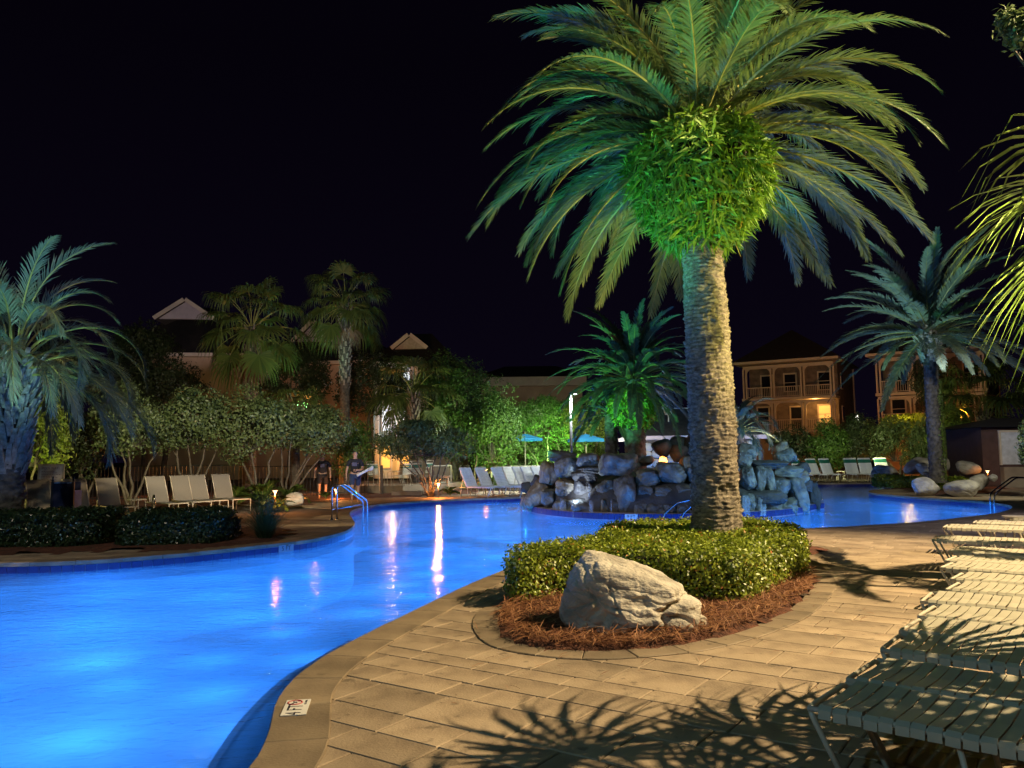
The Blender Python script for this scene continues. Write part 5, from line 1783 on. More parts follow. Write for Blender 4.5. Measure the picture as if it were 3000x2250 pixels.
T = [  # x, y, w, h, Y, mat, label, kwargs
    (92, 1268, 170, 250, 24.5, m_lime, 'yellow lit bush tree between the left palm and the rules board', dict(n=2600, leaf=0.11, stems=2)),
    (240, 1300, 150, 200, 27.5, m_darkleaf, 'dark shrubby tree above the navy towel stand', dict(n=2000)),
    (385, 1235, 230, 190, 26.5, m_pitt, 'pale speckled tree above the four sling chaises, leftmost of the row', dict(n=4200, stems=4, spread=0.3)),
    (560, 1225, 230, 180, 27.5, m_pitt, 'pale speckled tree behind the rightmost sling chaises', dict(n=4200, stems=5, spread=0.35)),
    (735, 1240, 240, 190, 28.0, m_pitt, 'speckled tree over the cycads and low orange path lamp', dict(n=4200, stems=3, base=760)),
    (905, 1250, 250, 140, 29.0, m_pitt, 'teal tinted tree with warm lit branching stems behind the walking men', dict(n=4200, stems=5, base=838, spread=0.30)),
    (1035, 1310, 110, 140, 32.5, m_green1, 'small green tree between the two walking men and the round tree', dict(n=1500, stems=2)),
    (1245, 1288, 236, 120, 31.5, m_pitt, 'round flat topped tree with many bare stems beside the terrace chairs', dict(n=4600, stems=7, base=1262, spread=0.40, leaf=0.095)),
    (1345, 1200, 250, 260, 40.0, m_green1, 'big dark green tree with red lit stems behind the round flat topped tree', dict(n=6500, stems=4, leaf=0.12, lobes=26)),
    (1440, 1270, 150, 220, 38.5, m_green1, 'bright green tree lit from the right beside the left blue parasol', dict(n=4600, stems=3, leaf=0.11, lobes=20, base=1390)),
    (1560, 1228, 200, 130, 46.0, m_green1, 'vivid green tree directly above the left blue parasol', dict(n=4200, leaf=0.13, stems=2, base=1600)),
    (1655, 1240, 130, 120, 47.0, m_green1, 'vivid green tree behind the tall lamp pole', dict(n=2600, leaf=0.13, stems=2)),
    (1728, 1230, 120, 130, 45.0, m_lime, 'lime green tree above the right blue parasol', dict(n=2600, leaf=0.12, stems=2)),
    (1540, 1332, 110, 80, 48.0, m_pitt, 'pale clipped bush under the left blue parasol', dict(n=2200, stems=2, leaf=0.12)),
    (1640, 1335, 110, 80, 49.0, m_pitt, 'shaded bush between the two parasol poles', dict(n=1800, stems=2, leaf=0.12)),
    (1740, 1325, 110, 90, 46.0, m_pitt, 'pale bush under the right blue parasol beside the palm trunk', dict(n=2200, stems=2, leaf=0.12)),
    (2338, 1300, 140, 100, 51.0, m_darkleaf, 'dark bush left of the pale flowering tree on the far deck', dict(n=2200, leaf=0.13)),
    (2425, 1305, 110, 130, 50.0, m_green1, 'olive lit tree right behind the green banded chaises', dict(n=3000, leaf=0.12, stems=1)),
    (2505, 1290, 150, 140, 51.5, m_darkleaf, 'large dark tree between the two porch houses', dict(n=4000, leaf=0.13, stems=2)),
    (2620, 1300, 130, 130, 49.0, m_pitt, 'grey green tree with glowing orange stems left of the feather palm', dict(n=3000, leaf=0.12, stems=5, base=2640)),
    (2705, 1295, 120, 120, 48.5, m_pitt, 'grey green tree directly behind the feather palm trunk', dict(n=2600, leaf=0.12)),
    (2665, 1240, 130, 60, 54.0, m_lime, 'amber lit tree top in front of the right porch house', dict(n=2200, leaf=0.13, stems=1)),
    (2800, 1280, 120, 120, 44.0, m_lime, 'yellow green tree right of the feather palm', dict(n=2600, leaf=0.12, stems=3)),
    (2878, 1305, 95, 80, 41.0, m_pitt, 'pale bush with twisting bare stems next to the white panelled shed', dict(n=2000, leaf=0.10, stems=5, spread=0.25)),
    (2735, 1120, 120, 150, 57.0, m_darkleaf, 'dark leafy tree covering the middle of the right porch house', dict(n=2600, leaf=0.14, stems=1)),
    (3022, 1305, 50, 120, 26.0, m_pitt, 'pale leaves reaching in at the right edge beside the shed', dict(n=900, leaf=0.10, stems=2, base=3050)),
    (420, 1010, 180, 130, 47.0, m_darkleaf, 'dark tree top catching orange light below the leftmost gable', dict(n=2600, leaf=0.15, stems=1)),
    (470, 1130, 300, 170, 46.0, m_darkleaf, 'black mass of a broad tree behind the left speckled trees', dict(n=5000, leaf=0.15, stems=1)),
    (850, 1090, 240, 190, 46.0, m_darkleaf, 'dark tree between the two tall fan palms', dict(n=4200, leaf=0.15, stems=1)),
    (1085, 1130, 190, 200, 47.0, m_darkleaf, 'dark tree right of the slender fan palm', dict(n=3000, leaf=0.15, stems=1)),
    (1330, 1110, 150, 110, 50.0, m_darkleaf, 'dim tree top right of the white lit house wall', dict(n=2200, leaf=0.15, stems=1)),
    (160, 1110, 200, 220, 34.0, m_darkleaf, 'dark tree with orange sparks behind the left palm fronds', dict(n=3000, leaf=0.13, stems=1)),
    (2975, 90, 80, 110, 9.0, m_pitt, 'pale teal branch tip hanging in at the upper right corner', dict(n=420, leaf=0.075, stems=1, base=3300, zb=3.0, lobes=8)),
]
for i, (x, y, w, h, Y, mt, lb, kw) in enumerate(T):
    tree(x, y, w, h, Y, mt, lb, 500 + i, **kw)

# ornamental grass clump
rs = np.random.RandomState(41)
gp = P(762, 1584, 0.0)
og = empty('ornamental_grass', (gp[0], gp[1] + 0.3, 0.0), 'spiky ornamental grass clump at the tip of the left bank bed', 'grass clump')
n = 900
a = rs.uniform(0, 2 * np.pi, n); r0g = rs.uniform(0, 0.14, n); lean_ = rs.uniform(0.08, 0.80, n); H_ = rs.uniform(0.45, 0.98, n) * (1.1 - 0.45 * lean_)
V = []
t4 = np.array([0, 0.4, 0.75, 1.0])
for j, t in enumerate(t4):
    rr_ = r0g + lean_ * t ** 1.8
    w = 0.006 * (1 - 0.85 * t)
    px = np.cos(a) * rr_; py = np.sin(a) * rr_; pz = H_ * (t - 0.22 * lean_ * t ** 3)
    V += [np.c_[px - np.sin(a) * w, py + np.cos(a) * w, pz], np.c_[px + np.sin(a) * w, py - np.cos(a) * w, pz]]
V = np.stack(V, 1).reshape(-1, 3)
b8 = np.arange(n)[:, None] * 8
Fc = np.concatenate([b8 + np.array([0, 1, 3, 2]) + 2 * j for j in range(3)])
tn = rs.rand(n)
obj('blades', mesh('blades', V, Fc, leafm('grass_blade', (0.03, 0.06, 0.02), (0.10, 0.16, 0.05), (0.28, 0.22, 0.10)), np.tile(tn, 3)), og, kind='stuff')


def broadleaf(px, py, Y, label, n, L_, mat, seed, name='cycad', cat='plant', up=0.9, w=0.16):
    rs = np.random.RandomState(seed)
    c = PY(px, py, Y)
    root = empty(name, (c[0], Y, 0.0), label, cat)
    me = frond_mesh('frond', L_, 60, 95, 20, L_ * 0.28, w * 0.35, mat, seed, vee=20, bare=0.2, r0_=0.012)
    for i in range(n):
        o = obj('frond', me, root, loc=(0, 0, 0.06), rot=(rs.normal(0, 0.15), rad(rs.uniform(-28, 25)), i * 2.4), scale=[rs.uniform(0.75, 1.1)] * 3)
    return root


m_cyc = leafm('cycad_leaf', (0.03, 0.06, 0.015), (0.12, 0.18, 0.03), (0.25, 0.26, 0.05), 0.35)
for i, (x, Y, n, L_, lb) in enumerate([(700, 27.0, 16, 1.0, 'cycad with glossy green fronds above the rightmost sling chaise'), (770, 26.5, 18, 1.1, 'cycad with drooping fronds behind the orange path lamp'),
                                       (812, 24.6, 12, 0.62, 'small yellow lit plant right under the orange path lamp'), (850, 28.5, 14, 0.9, 'dark cycad beside the square garden stone'),
                                       (1318, 31.6, 16, 0.55, 'yellow green plant lit by the path lamp near the round tree'), (955, 30.2, 8, 0.5, 'tuft of yellow leaves at the feet of the shorter man'),
                                       (1448, 38.6, 12, 0.75, 'yellow plant behind the third white strap chaise'), (1490, 37.0, 12, 0.7, 'green plant between the white strap chaises')]):
    broadleaf(x, 1450, Y, lb, n, L_, m_cyc, 600 + i)


def rock(px, py, w, h, Y, label, seed, mat=None, name='garden_rock', box=0.0, tilt=0.0):
    c = PY(px, py, Y)
    sx, sz = w / F * Y * 1.1, h / F * Y * 1.15
    o = obj(name, rock_mesh(name, (sx, (sx + sz) / 2, sz), seed, mat or m_rock, sub=5, rough=0.07, box=box), loc=c, rot=(0, tilt, 0.2))
    return props(o, label, 'rock')


rock(668, 1548, 66, 44, 17.0, 'low rough rock between the second dark hedge and the grass clump', 71)
rock(862, 1462, 50, 34, 25.6, 'square flat stone lit orange right of the low path lamp', 72, box=0.4)
rock(2710, 1425, 74, 50, 28.2, 'dark boulder with a pale top at the left front of the feather palm planter', 73)
rock(2824, 1434, 92, 50, 27.4, 'rounded grey boulder at the front right of the feather palm planter', 74)
rock(2866, 1412, 46, 44, 29.5, 'bright boulder on the right side of the planter beside the curved lamp', 75, tilt=0.4)
rock(2592, 1388, 62, 46, 37.5, 'round olive boulder beside the far chaises at the pool edge', 76)
rock(2565, 1392, 26, 34, 37.5, 'smaller dark boulder touching the round olive boulder', 77)
rock(2690, 1366, 90, 40, 34.0, 'long tilted slab rock behind the clipped planter hedge', 78, tilt=-0.25)
rock(2712, 1374, 40, 34, 33.0, 'pale upright stone in front of the long tilted slab', 79)
rock(2752, 1358, 44, 36, 34.5, 'angular stone behind the feather palm trunk', 80, box=0.3)
rock(2835, 1372, 66, 36, 33.5, 'broad sloping rock right of the feather palm trunk', 81, tilt=0.2)
rock(2745, 1382, 36, 24, 32.8, 'small yellowish stone stacked left of the palm trunk', 82, m_irock2)
rock(2722, 1392, 30, 18, 32.4, 'small flat ochre stone at the end of the planter hedge', 83, m_irock2)
rock(2910, 1400, 20, 20, 31.0, 'little white stone at the right end of the planter', 84)
rock(2612, 1400, 24, 18, 36.5, 'small square stone on the pool edge left of the planter', 85, box=0.4)

hedge(box_bed(2640, 1432, 2840, 1442, 2.6), 0.03, 0.50, 12000, 0.085, 'clipped_hedge', 'low clipped hedge wrapping the feather palm planter', m_hedge, 7, 0.06, rnd=0.2)
hedge(box_bed(2868, 1420, 2912, 1416, 2.6), 0.03, 0.42, 3600, 0.085, 'low_hedge', 'short yellow green hedge at the right end of the planter', m_hedge, 8, 0.08, rnd=0.2)


def sheet(pts, z, name, mat, label=None):
    return mound(catmull([P(x, y)[:2] for x, y in pts], 3, True), name, z, 0.03, mat, step=0.35)


sheet([(850, 1482), (930, 1474), (1020, 1464), (1100, 1458), (1200, 1455), (1300, 1450), (1370, 1446), (1400, 1440), (1370, 1434), (1290, 1432), (1100, 1436), (980, 1442), (860, 1450), (760, 1462), (770, 1476)], 0.012, 'mulch_bed', m_mulch)
sheet([(2615, 1432), (2700, 1446), (2800, 1456), (2880, 1450), (2930, 1432), (2940, 1412), (2880, 1398), (2800, 1390), (2640, 1392), (2600, 1410)], 0.014, 'palm_planter_bed', m_mulch)
sheet([(300, 1512), (500, 1500), (700, 1478), (760, 1470), (760, 1452), (600, 1440), (400, 1452), (100, 1470), (0, 1500)], 0.010, 'chaise_bed', m_mulch)

# ================================================================ TERRACE WITH DINING CHAIRS
m_wall = pm('terrace_render', (0.34, 0.27, 0.19), (0.24, 0.19, 0.14), 0.85, 2.0, 0.3, 30)
tr0, tr1, tr2 = P(985, 1449), P(1180, 1446), P(1315, 1440)
tz = 0.36
poly = np.array([tr0[:2], tr1[:2], tr2[:2], tr2[:2] + [1.5, 7], tr0[:2] + [0, 7]])
V, Fc = prism(ccw(poly), -0.02, tz, 0.02)
ter = obj('raised_terrace', mesh('raised_terrace', V, Fc, m_wall), kind='structure')
st = P(1195, 1452)
MB().box((st[0], st[1] - 0.1, 0.09), (1.2, 0.8, 0.18)).obj('terrace_step', m_wall, kind='structure')

m_alu = pm('cream_aluminium', (0.55, 0.50, 0.38), rough=0.4)


def dining_chair(label):
    root = empty('terrace_chair', (0, 0, 0), label, 'chair', 'cream strap chairs on the raised terrace')
    for sy in (-1, 1):
        y = sy * 0.26
        MB().tube(bez([(0.30, y, 0), (0.28, y, 0.60), (-0.12, y, 0.62)], rnd=0.10), 0.013, 6).obj('arm', m_alu, root, smooth=True)
        MB().tube(bez([(-0.35, y, 0), (-0.18, y, 0.42), (-0.30, y, 1.02)], rnd=0.08), 0.013, 6).obj('back_leg', m_alu, root, smooth=True)
        MB().bar((-0.19, y, 0.42), (0.27, y, 0.42), 0.022).obj('seat_rail', m_alu, root)
    MB().tube(bez([(-0.28, -0.26, 0.95), (-0.30, -0.24, 1.03), (-0.30, 0.24, 1.03), (-0.28, 0.26, 0.95)], rnd=0.06), 0.013, 6).obj('top_rail', m_alu, root, smooth=True)
    for j in range(7):
        MB().box((-0.15 + j * 0.066, 0, 0.43), (0.055, 0.52, 0.005)).obj('strap', m_strap, root, tone=0.5)
    for j in range(7):
        zz = 0.50 + j * 0.068
        MB().box((-0.195 - (zz - 0.45) * 0.17, 0, zz), (0.005, 0.52, 0.058)).obj('strap', m_green if j in (4, 5) else m_strap, root, tone=0.5)
    return root


proto = dining_chair('cream strap terrace chair just left of the dark pole')
for i, (x, y, rz, lb) in enumerate([(1100, 1424, -0.9, None), (1180, 1422, 2.4, 'cream strap terrace chair seen from the back right of the dark pole'), (1160, 1424, 3.6, 'cream strap terrace chair turned sideways behind the dark pole'),
                                    (1215, 1420, 1.9, 'cream strap terrace chair with its back to the multi stem tree'), (1245, 1416, 2.6, 'cream strap terrace chair between the stems of the round tree'),
                                    (1362, 1405, 1.6, 'cream strap chair beyond the railing right of the red lit stems')]):
    p = P(x, y, tz if i < 5 else 0.2)
    if i == 0: proto.location = (p[0], p[1], tz); proto.rotation_euler = (0, 0, rz)
    else: dup(proto, (p[0], p[1], tz if i < 5 else 0.0), rz, lb)


def railing(pa, pb, Y1, Y2, z0, h, label, n=22, mat=None):
    a = np.array([PY(pa, 1400, Y1)[0], Y1, z0]); b_ = np.array([PY(pb, 1400, Y2)[0], Y2, z0])
    root = empty('railing', a, label, 'railing')
    d = b_ - a
    up_ = np.array([0, 0, h])
    mt = mat or m_alu
    MB().bar(up_, d + up_, 0.06, 0.05).obj('top_rail', mt, root)
    MB().bar(np.array([0, 0, 0.1]), d + np.array([0, 0, 0.1]), 0.04).obj('bottom_rail', mt, root)
    me = MB().box((0, 0, (h + 0.1) / 2), (0.03, 0.03, h - 0.1)).mesh('baluster', mt)
    for i in range(n):
        obj('baluster', me, root, loc=d * (i + 0.5) / n)
    for q in (0, 1):
        MB().box((0, 0, h / 2), (0.08, 0.08, h + 0.04)).obj('post', mt, root, loc=d * q)
    return root


railing(1262, 1322, 36.5, 37.2, 0.30, 0.85, 'cream railing behind the round flat topped tree', 12)
railing(1440, 1530, 40.5, 42.0, 0.15, 0.85, 'cream railing behind the white strap chaises', 18)
railing(1486, 1592, 39.5, 39.0, 0.1, 0.95, 'cream railing right under the left blue parasol', 20)
sb = P(1275, 1424, tz)
bench = empty('stone_bench', (sb[0], sb[1], tz), 'pale low bench table behind the bright path lamp', 'bench')
MB().box((0, 0, 0.40), (1.2, 0.45, 0.05)).obj('seat', m_alu, bench)
for sx in (-0.52, 0.52):
    MB().box((sx, 0, 0.19), (0.06, 0.4, 0.38)).obj('leg', m_alu, bench)

# dark post with a bright edge left of the dining chairs
pp_ = P(1118, 1450)
post = empty('dark_post', (pp_[0], pp_[1], 0), 'dark pole standing in the mulch in front of the terrace chairs', 'post')
MB().box((0, 0, 0.62), (0.10, 0.10, 1.24)).obj('shaft', pm('dark_metal', (0.02, 0.02, 0.025), rough=0.35), post)
MB().tube([(-0.075, -0.03, 0), (-0.075, -0.03, 1.22)], 0.014, 6).obj('conduit', m_steel, post)

# parasols
m_blue = pm('blue_canvas', (0.05, 0.40, 0.80), (0.04, 0.33, 0.70), 0.8, 30)


def parasol(px, py_tip, wpx, Y, label):
    c = PY(px, py_tip, Y)
    z = c[2]
    R_ = wpx / F * Y / 2
    root = empty('parasol', (c[0], Y, 0), label, 'parasol', 'blue square parasols behind the pool')
    MB().tube([(0, 0, 0), (0, 0, z - 0.02)], 0.025, 8).obj('pole', m_frame, root, smooth=True)
    MB().lathe([(0.25, 0), (0.25, 0.06), (0.05, 0.10)], k=16).obj('base', m_frame, root)
    for i in range(4):
        a0, a1 = i * math.pi / 2 + 0.35 + math.pi / 4, (i + 1) * math.pi / 2 + 0.35 + math.pi / 4
        A = np.array([math.cos(a0) * R_ * 1.15, math.sin(a0) * R_ * 1.15, z - 0.28]); B = np.array([math.cos(a1) * R_ * 1.15, math.sin(a1) * R_ * 1.15, z - 0.28])
        M_ = (A + B) / 2 * np.array([0.97, 0.97, 1]); Tp = np.array([0, 0, z])
        dn = np.array([0, 0, -0.14])
        V = [Tp, A, M_, B, A + dn, M_ + dn * 0.9, B + dn]
        V = V + [v - np.array([0, 0, 0.012]) for v in V]
        Fq = [(0, 1, 2), (0, 2, 3), (1, 4, 5, 2), (2, 5, 6, 3)]
        MB().add(V, Fq + [tuple(j + 7 for j in f[::-1]) for f in Fq]).obj('canopy_panel', m_blue, root)
        MB().bar((0, 0, z - 0.05), A - np.array([0, 0, 0.03]), 0.02).obj('rib', m_frame, root)
    MB().lathe([(0.03, 0), (0.02, 0.06), (0.004, 0.09)], (0, 0, z - 0.01), 8).obj('finial', m_frame, root)
    return root


parasol(1538, 1270, 96, 44.0, 'left blue parasol over the white strap chaises')
parasol(1716, 1271, 98, 43.0, 'right blue parasol between the lamp pole and the palm trunks')

# tall lamp pole
lp_ = PY(1671, 1152, 36.0)
pole = empty('lamp_pole', (lp_[0], 36.0, 0), 'tall thin lamp pole with a white light between the blue parasols', 'street lamp')
m_pole = pm('grey_pole', (0.16, 0.16, 0.17), rough=0.3, metal=0.7)
MB().tube([(0, 0, 0), (0, 0, lp_[2])], [0.075, 0.055], 10).obj('pole', m_pole, pole, smooth=True)
MB().bar((0, 0, lp_[2]), (0.22, -0.03, lp_[2] + 0.01), 0.05).obj('arm', m_pole, pole)
MB().box((0.20, -0.05, lp_[2] - 0.01), (0.26, 0.16, 0.05)).obj('lamp_head', m_pole, pole)
MB().box((0.20, -0.05, lp_[2] - 0.045), (0.22, 0.13, 0.015)).obj('lamp_lens', emit('lamp_white', (0.9, 0.95, 1.0), 14), pole)
lamp('pole_lamp', 'SPOT', (lp_[0] + 0.2, 35.9, lp_[2] - 0.08), 4500, (0.92, 1.0, 0.92), 0.08, (lp_[0] - 1.5, 38.5, 0), 150, 0.5)
# ground floods for the trees
lamp('tree_flood', 'SPOT', (PY(1630, 1300, 44.6)[0], 44.6, 0.9), 1500, (0.45, 1.0, 0.22), 0.1, PY(1600, 1225, 48), 130, 0.6)
lamp('tree_flood', 'SPOT', (PY(1500, 1300, 35)[0], 35.0, 0.6), 1300, (0.75, 1.0, 0.38), 0.1, PY(1430, 1260, 39), 90, 0.6)
lamp('tree_flood', 'SPOT', (PY(1740, 1300, 38)[0], 38.0, 0.6), 700, (0.95, 1.0, 0.30), 0.1, PY(1730, 1240, 45), 80, 0.6)
lamp('bush_flood', 'SPOT', (-4.0, 16.5, 4.2), 5200, (1, 0.88, 0.60), 0.2, (-9.8, 27.5, 3.6), 62, 0.6)
lamp('island_palm_flood', 'SPOT', (-4.4, 21.5, 0.5), 11000, (0.15, 1.0, 0.36), 0.1, (isl_p[0], 26.6, 4.6), 30, 0.5)
lamp('island_trunk_flood', 'SPOT', (1.5, 22.0, 0.3), 240, (0.55, 0.72, 1.0), 0.1, (4.0, 27.0, 2.0), 55, 0.6)
lamp('rock_flood', 'SPOT', (9.5, 18.5, 2.6), 800, (0.30, 0.78, 1.0), 0.1, (7.0, 24.5, 0.8), 75, 0.6)
lamp('rock_flood', 'SPOT', (-3.0, 20.5, 3.0), 400, (1.0, 0.88, 0.62), 0.1, (2.5, 24.5, 0.6), 70, 0.6)
lamp('right_palm_flood', 'SPOT', (9.0, 25.5, 1.2), 3600, (0.58, 0.92, 0.90), 0.1, (rp[0] - 1.0, 31, 9.0), 44, 0.6)
lamp('right_planter_flood', 'SPOT', (15.5, 21.5, 4.5), 1500, (1.0, 0.97, 0.72), 0.1, (16.5, 31.0, 1.2), 70, 0.6)
lamp('small_palm_flood', 'SPOT', (7.6, 29.5, 0.4), 300, (0.35, 0.80, 1.0), 0.1, (sp[0], 33, 3.6), 80, 0.6)
lamp('far_tree_flood', 'SPOT', (PY(2520, 1400, 42)[0], 42.0, 2.6), 1300, (0.95, 1.0, 0.50), 0.1, PY(2480, 1300, 50), 120, 0.6)
lamp('far_deck_flood', 'SPOT', (14.0, 38.0, 4.0), 420, (0.95, 1.0, 0.75), 0.1, (20.5, 47.0, 0.6), 90, 0.6)
lamp('mid_deck_flood', 'SPOT', (0.5, 27.0, 4.0), 420, (0.80, 0.86, 1.0), 0.1, (-0.5, 33.0, 0.6), 90, 0.6)
lamp('fan_palm_flood', 'SPOT', (-8.8, 33.6, 3.6), 650, (0.35, 1.0, 0.62), 0.1, (-9.5, 36.5, 8.6), 90, 0.7)

# ================================================================ BUILDINGS
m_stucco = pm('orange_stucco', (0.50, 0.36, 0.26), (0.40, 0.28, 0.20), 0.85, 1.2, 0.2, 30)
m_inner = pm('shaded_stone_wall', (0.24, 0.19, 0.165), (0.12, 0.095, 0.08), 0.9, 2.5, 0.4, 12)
m_trimw = pm('painted_trim', (0.62, 0.52, 0.42), (0.54, 0.45, 0.36), 0.6, 3)
m_roof = pm('dark_roof', (0.030, 0.022, 0.022), (0.018, 0.014, 0.014), 0.9, 3, 0.4, 12)
m_glass = pm('dark_glass', (0.02, 0.02, 0.025), rough=0.08)
m_int = emit('lit_window', (1.0, 0.62, 0.16), 0.62)
m_intw = emit('white_window', (0.85, 0.90, 1.0), 0.9)


class Fr:
    """local frame of a facade: x along it, y into the house, z up"""
    def __init__(s, a, b):
        a, b = np.array(a[:2], float), np.array(b[:2], float)
        s.w = np.linalg.norm(b - a)
        s.rz = math.atan2(b[1] - a[1], b[0] - a[0])
        s.o = (*a, 0.0)


def porch_house(A, B, depth, zf, zm, ze, nb, label, litbay=None, balc=2.2, win=None):
    fr = Fr(A, B)
    root = empty('porch_house', fr.o, label, 'house', rz=fr.rz)
    w = fr.w
    # rooms behind the porch
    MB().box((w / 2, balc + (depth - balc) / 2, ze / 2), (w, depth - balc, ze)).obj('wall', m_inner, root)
    MB().box((w / 2, balc / 2, zf / 2 - 0.1), (w, balc, zf - 0.2)).obj('plinth', m_stucco, root)
    MB().box((w / 2, balc / 2 - 0.1, zf - 0.10), (w + 0.3, balc + 0.1, 0.24)).obj('porch_floor', m_trimw, root)
    MB().box((w / 2, balc / 2 - 0.1, zm - 0.12), (w + 0.3, balc + 0.1, 0.24)).box((w / 2, 0.02, zm - 0.42), (w, 0.16, 0.22)).obj('balcony_floor', m_trimw, root)
    MB().box((w / 2, balc / 2 - 0.4, ze - 0.05), (w + 1.2, balc + 1.3, 0.22)).box((w / 2, 0.02, ze - 0.42), (w, 0.18, 0.30)).obj('eaves_board', m_trimw, root)
    x0, x1, y0, y1 = -0.7, w + 0.7, -1.1, depth + 0.6
    cxm, cym, zt = w / 2, (y0 + y1) / 2, ze + 3.2
    rl = max(0.4, (y1 - y0) / 2 - w / 2)
    V = [(x0, y0, ze + 0.07), (x1, y0, ze + 0.07), (x1, y1, ze + 0.07), (x0, y1, ze + 0.07), (cxm, cym - rl, zt), (cxm, cym + rl, zt)]
    MB().add(V, [(0, 1, 4), (1, 2, 5, 4), (2, 3, 5), (3, 0, 4, 5), (3, 2, 1, 0)]).obj('roof', m_roof, root)
    bw = w / nb
    bal = MB().box((0, 0, 0.45), (0.035, 0.035, 0.85)).mesh('baluster', m_trimw)
    for lev, (z0, z1) in enumerate(((zf, zm - 0.5), (zm, ze - 0.5))):
        for i in range(nb + 1):
            for q in ((-0.13, 0.13) if 0 < i < nb else (0.0, 0.26) if i == 0 else (-0.26, 0.0)):
                MB().box((i * bw + q, 0.0, (z0 + z1) / 2), (0.14, 0.14, z1 - z0)).obj('post', m_trimw, root)
        for i in range(nb):
            xa, xb = i * bw + (0.33 if i == 0 else 0.20), (i + 1) * bw - (0.33 if i == nb - 1 else 0.20)
            # arched brackets at the top corners of each bay
            for sx, xx in ((1, xa), (-1, xb)):
                r = 0.62
                V = [(xx, -0.04, z1), (xx + sx * r, -0.04, z1)]
                for t in np.linspace(0, math.pi / 2, 7):
                    V.append((xx + sx * (r - r * math.sin(t)), -0.04, z1 - (r - r * math.cos(t)) * 0.9))
                nV = len(V)
                V += [(a, b + 0.08, c) for a, b, c in V]
                Fq = []
                idx = [0, 1] + list(range(2, nV))
                loop = [0, 1] + list(range(2, nV))
                Fq.append(loop); Fq.append([j + nV for j in loop[::-1]])
                for q in range(nV):
                    Fq.append((loop[q], loop[(q + 1) % nV], loop[(q + 1) % nV] + nV, loop[q] + nV))
                MB().add(V, Fq).obj('bracket', m_trimw, root)
            rt = MB().box(((xa + xb) / 2, 0.0, z0 + 0.95), (xb - xa, 0.07, 0.07)).box(((xa + xb) / 2, 0.0, z0 + 0.10), (xb - xa, 0.05, 0.05)).box(((xa + xb) / 2, 0, z0 + 0.5), (0.07, 0.07, 0.9)).obj('handrail', m_trimw, root)
            nbal = int((xb - xa) / 0.16)
            for j in range(nbal):
                obj('baluster', bal, rt, loc=(xa + (j + 0.5) * (xb - xa) / nbal, 0, z0 + 0.06))
            # door or window on the wall behind
            xm = (xa + xb) / 2 + (0.25 if (i + lev) % 2 else -0.2)
            door = (i + lev) % 3 == 1
            hh = 2.15 if door else 1.55
            zc = z0 + (hh / 2 + 0.02 if door else 1.45)
            lit = litbay == (i, lev)
            fme = MB().box((0, 0, hh / 2 + 0.06), (1.22, 0.10, 0.14)).box((-0.55, 0, 0), (0.12, 0.10, hh)).box((0.55, 0, 0), (0.12, 0.10, hh)).box((0, 0, -hh / 2 - 0.02), (1.22, 0.12, 0.08)).box((0, 0, 0), (1.0, 0.06, 0.05)).mesh('window_frame', m_trimw)
            wo_ = obj('window' if not door else 'door', fme, root, loc=(xm + (0.35 if lit else 0), balc - 0.04, zc))
            MB().box((0, 0.03, 0), (1.0, 0.02, hh)).obj('pane', m_int if lit else m_glass, wo_)
    # side windows and downpipe
    for z in (zf + 1.5, zm + 1.5):
        wo_ = MB().box((0, 0, 0), (0.08, 1.0, 1.5)).obj('window', m_trimw, root, loc=(w + 0.03, balc + 2.0, z))
        MB().box((0.03, 0, 0), (0.05, 0.8, 1.3)).obj('pane', m_glass, wo_)
    MB().tube([(w + 0.08, depth, 0), (w + 0.08, depth, ze)], 0.07, 6).obj('downpipe', m_trimw, root)
    return root, fr


A1_ = PY(2176, 1060, 74.0); B1_ = PY(2440, 1060, 70.0)
h1, fr1 = porch_house(A1_, B1_, 11.5, 3.5, 6.5, 9.75, 3, 'two storey orange lit porch house with one glowing window, right of the big palm', litbay=(2, 0))
A2_ = PY(2566, 1050, 66.0); B2_ = PY(2880, 1050, 61.5)
h2, fr2 = porch_house(A2_, B2_, 11, 3.6, 6.3, 9.45, 3, 'two storey orange lit porch house behind the feather palm at the right')
lamp('porch_street_lamp', 'SPOT', (22.0, 52.0, 4.2), 1600, (1, 0.31, 0.07), 0.3, (25.5, 72, 5.5), 90, 0.6)
lamp('porch_street_lamp', 'SPOT', (28.0, 50.0, 4.0), 2400, (1, 0.30, 0.07), 0.3, (33.0, 64, 5.0), 90, 0.6)
pb = PY(2425, 1215, 71.5)
lamp('porch_lamp', 'POINT', (pb[0] - 1.2, pb[1] - 0.3, 6.0), 120, (1, 0.50, 0.12), 0.1)
lamp('bush_orange_lamp', 'POINT', PY(2655, 1350, 50.0), 160, (1, 0.45, 0.08), 0.1)
lamp('bush_amber_lamp', 'POINT', PY(2650, 1200, 52.5), 150, (1, 0.62, 0.10), 0.1)
# small white lantern between the houses
pl = PY(2511, 1225, 62.0)
sl = empty('wall_lantern', pl, 'tiny white lantern glowing between the two porch houses', 'lantern')
MB().lathe([(0.10, -0.25), (0.13, 0.0), (0.10, 0.25), (0.02, 0.32)], k=10).obj('glass', emit('lantern_white', (0.95, 0.95, 0.85), 3), sl, smooth=True)
MB().tube([(0, 0.02, -pl[2]), (0, 0.02, -0.25)], 0.05, 6).obj('post', m_pole, sl)


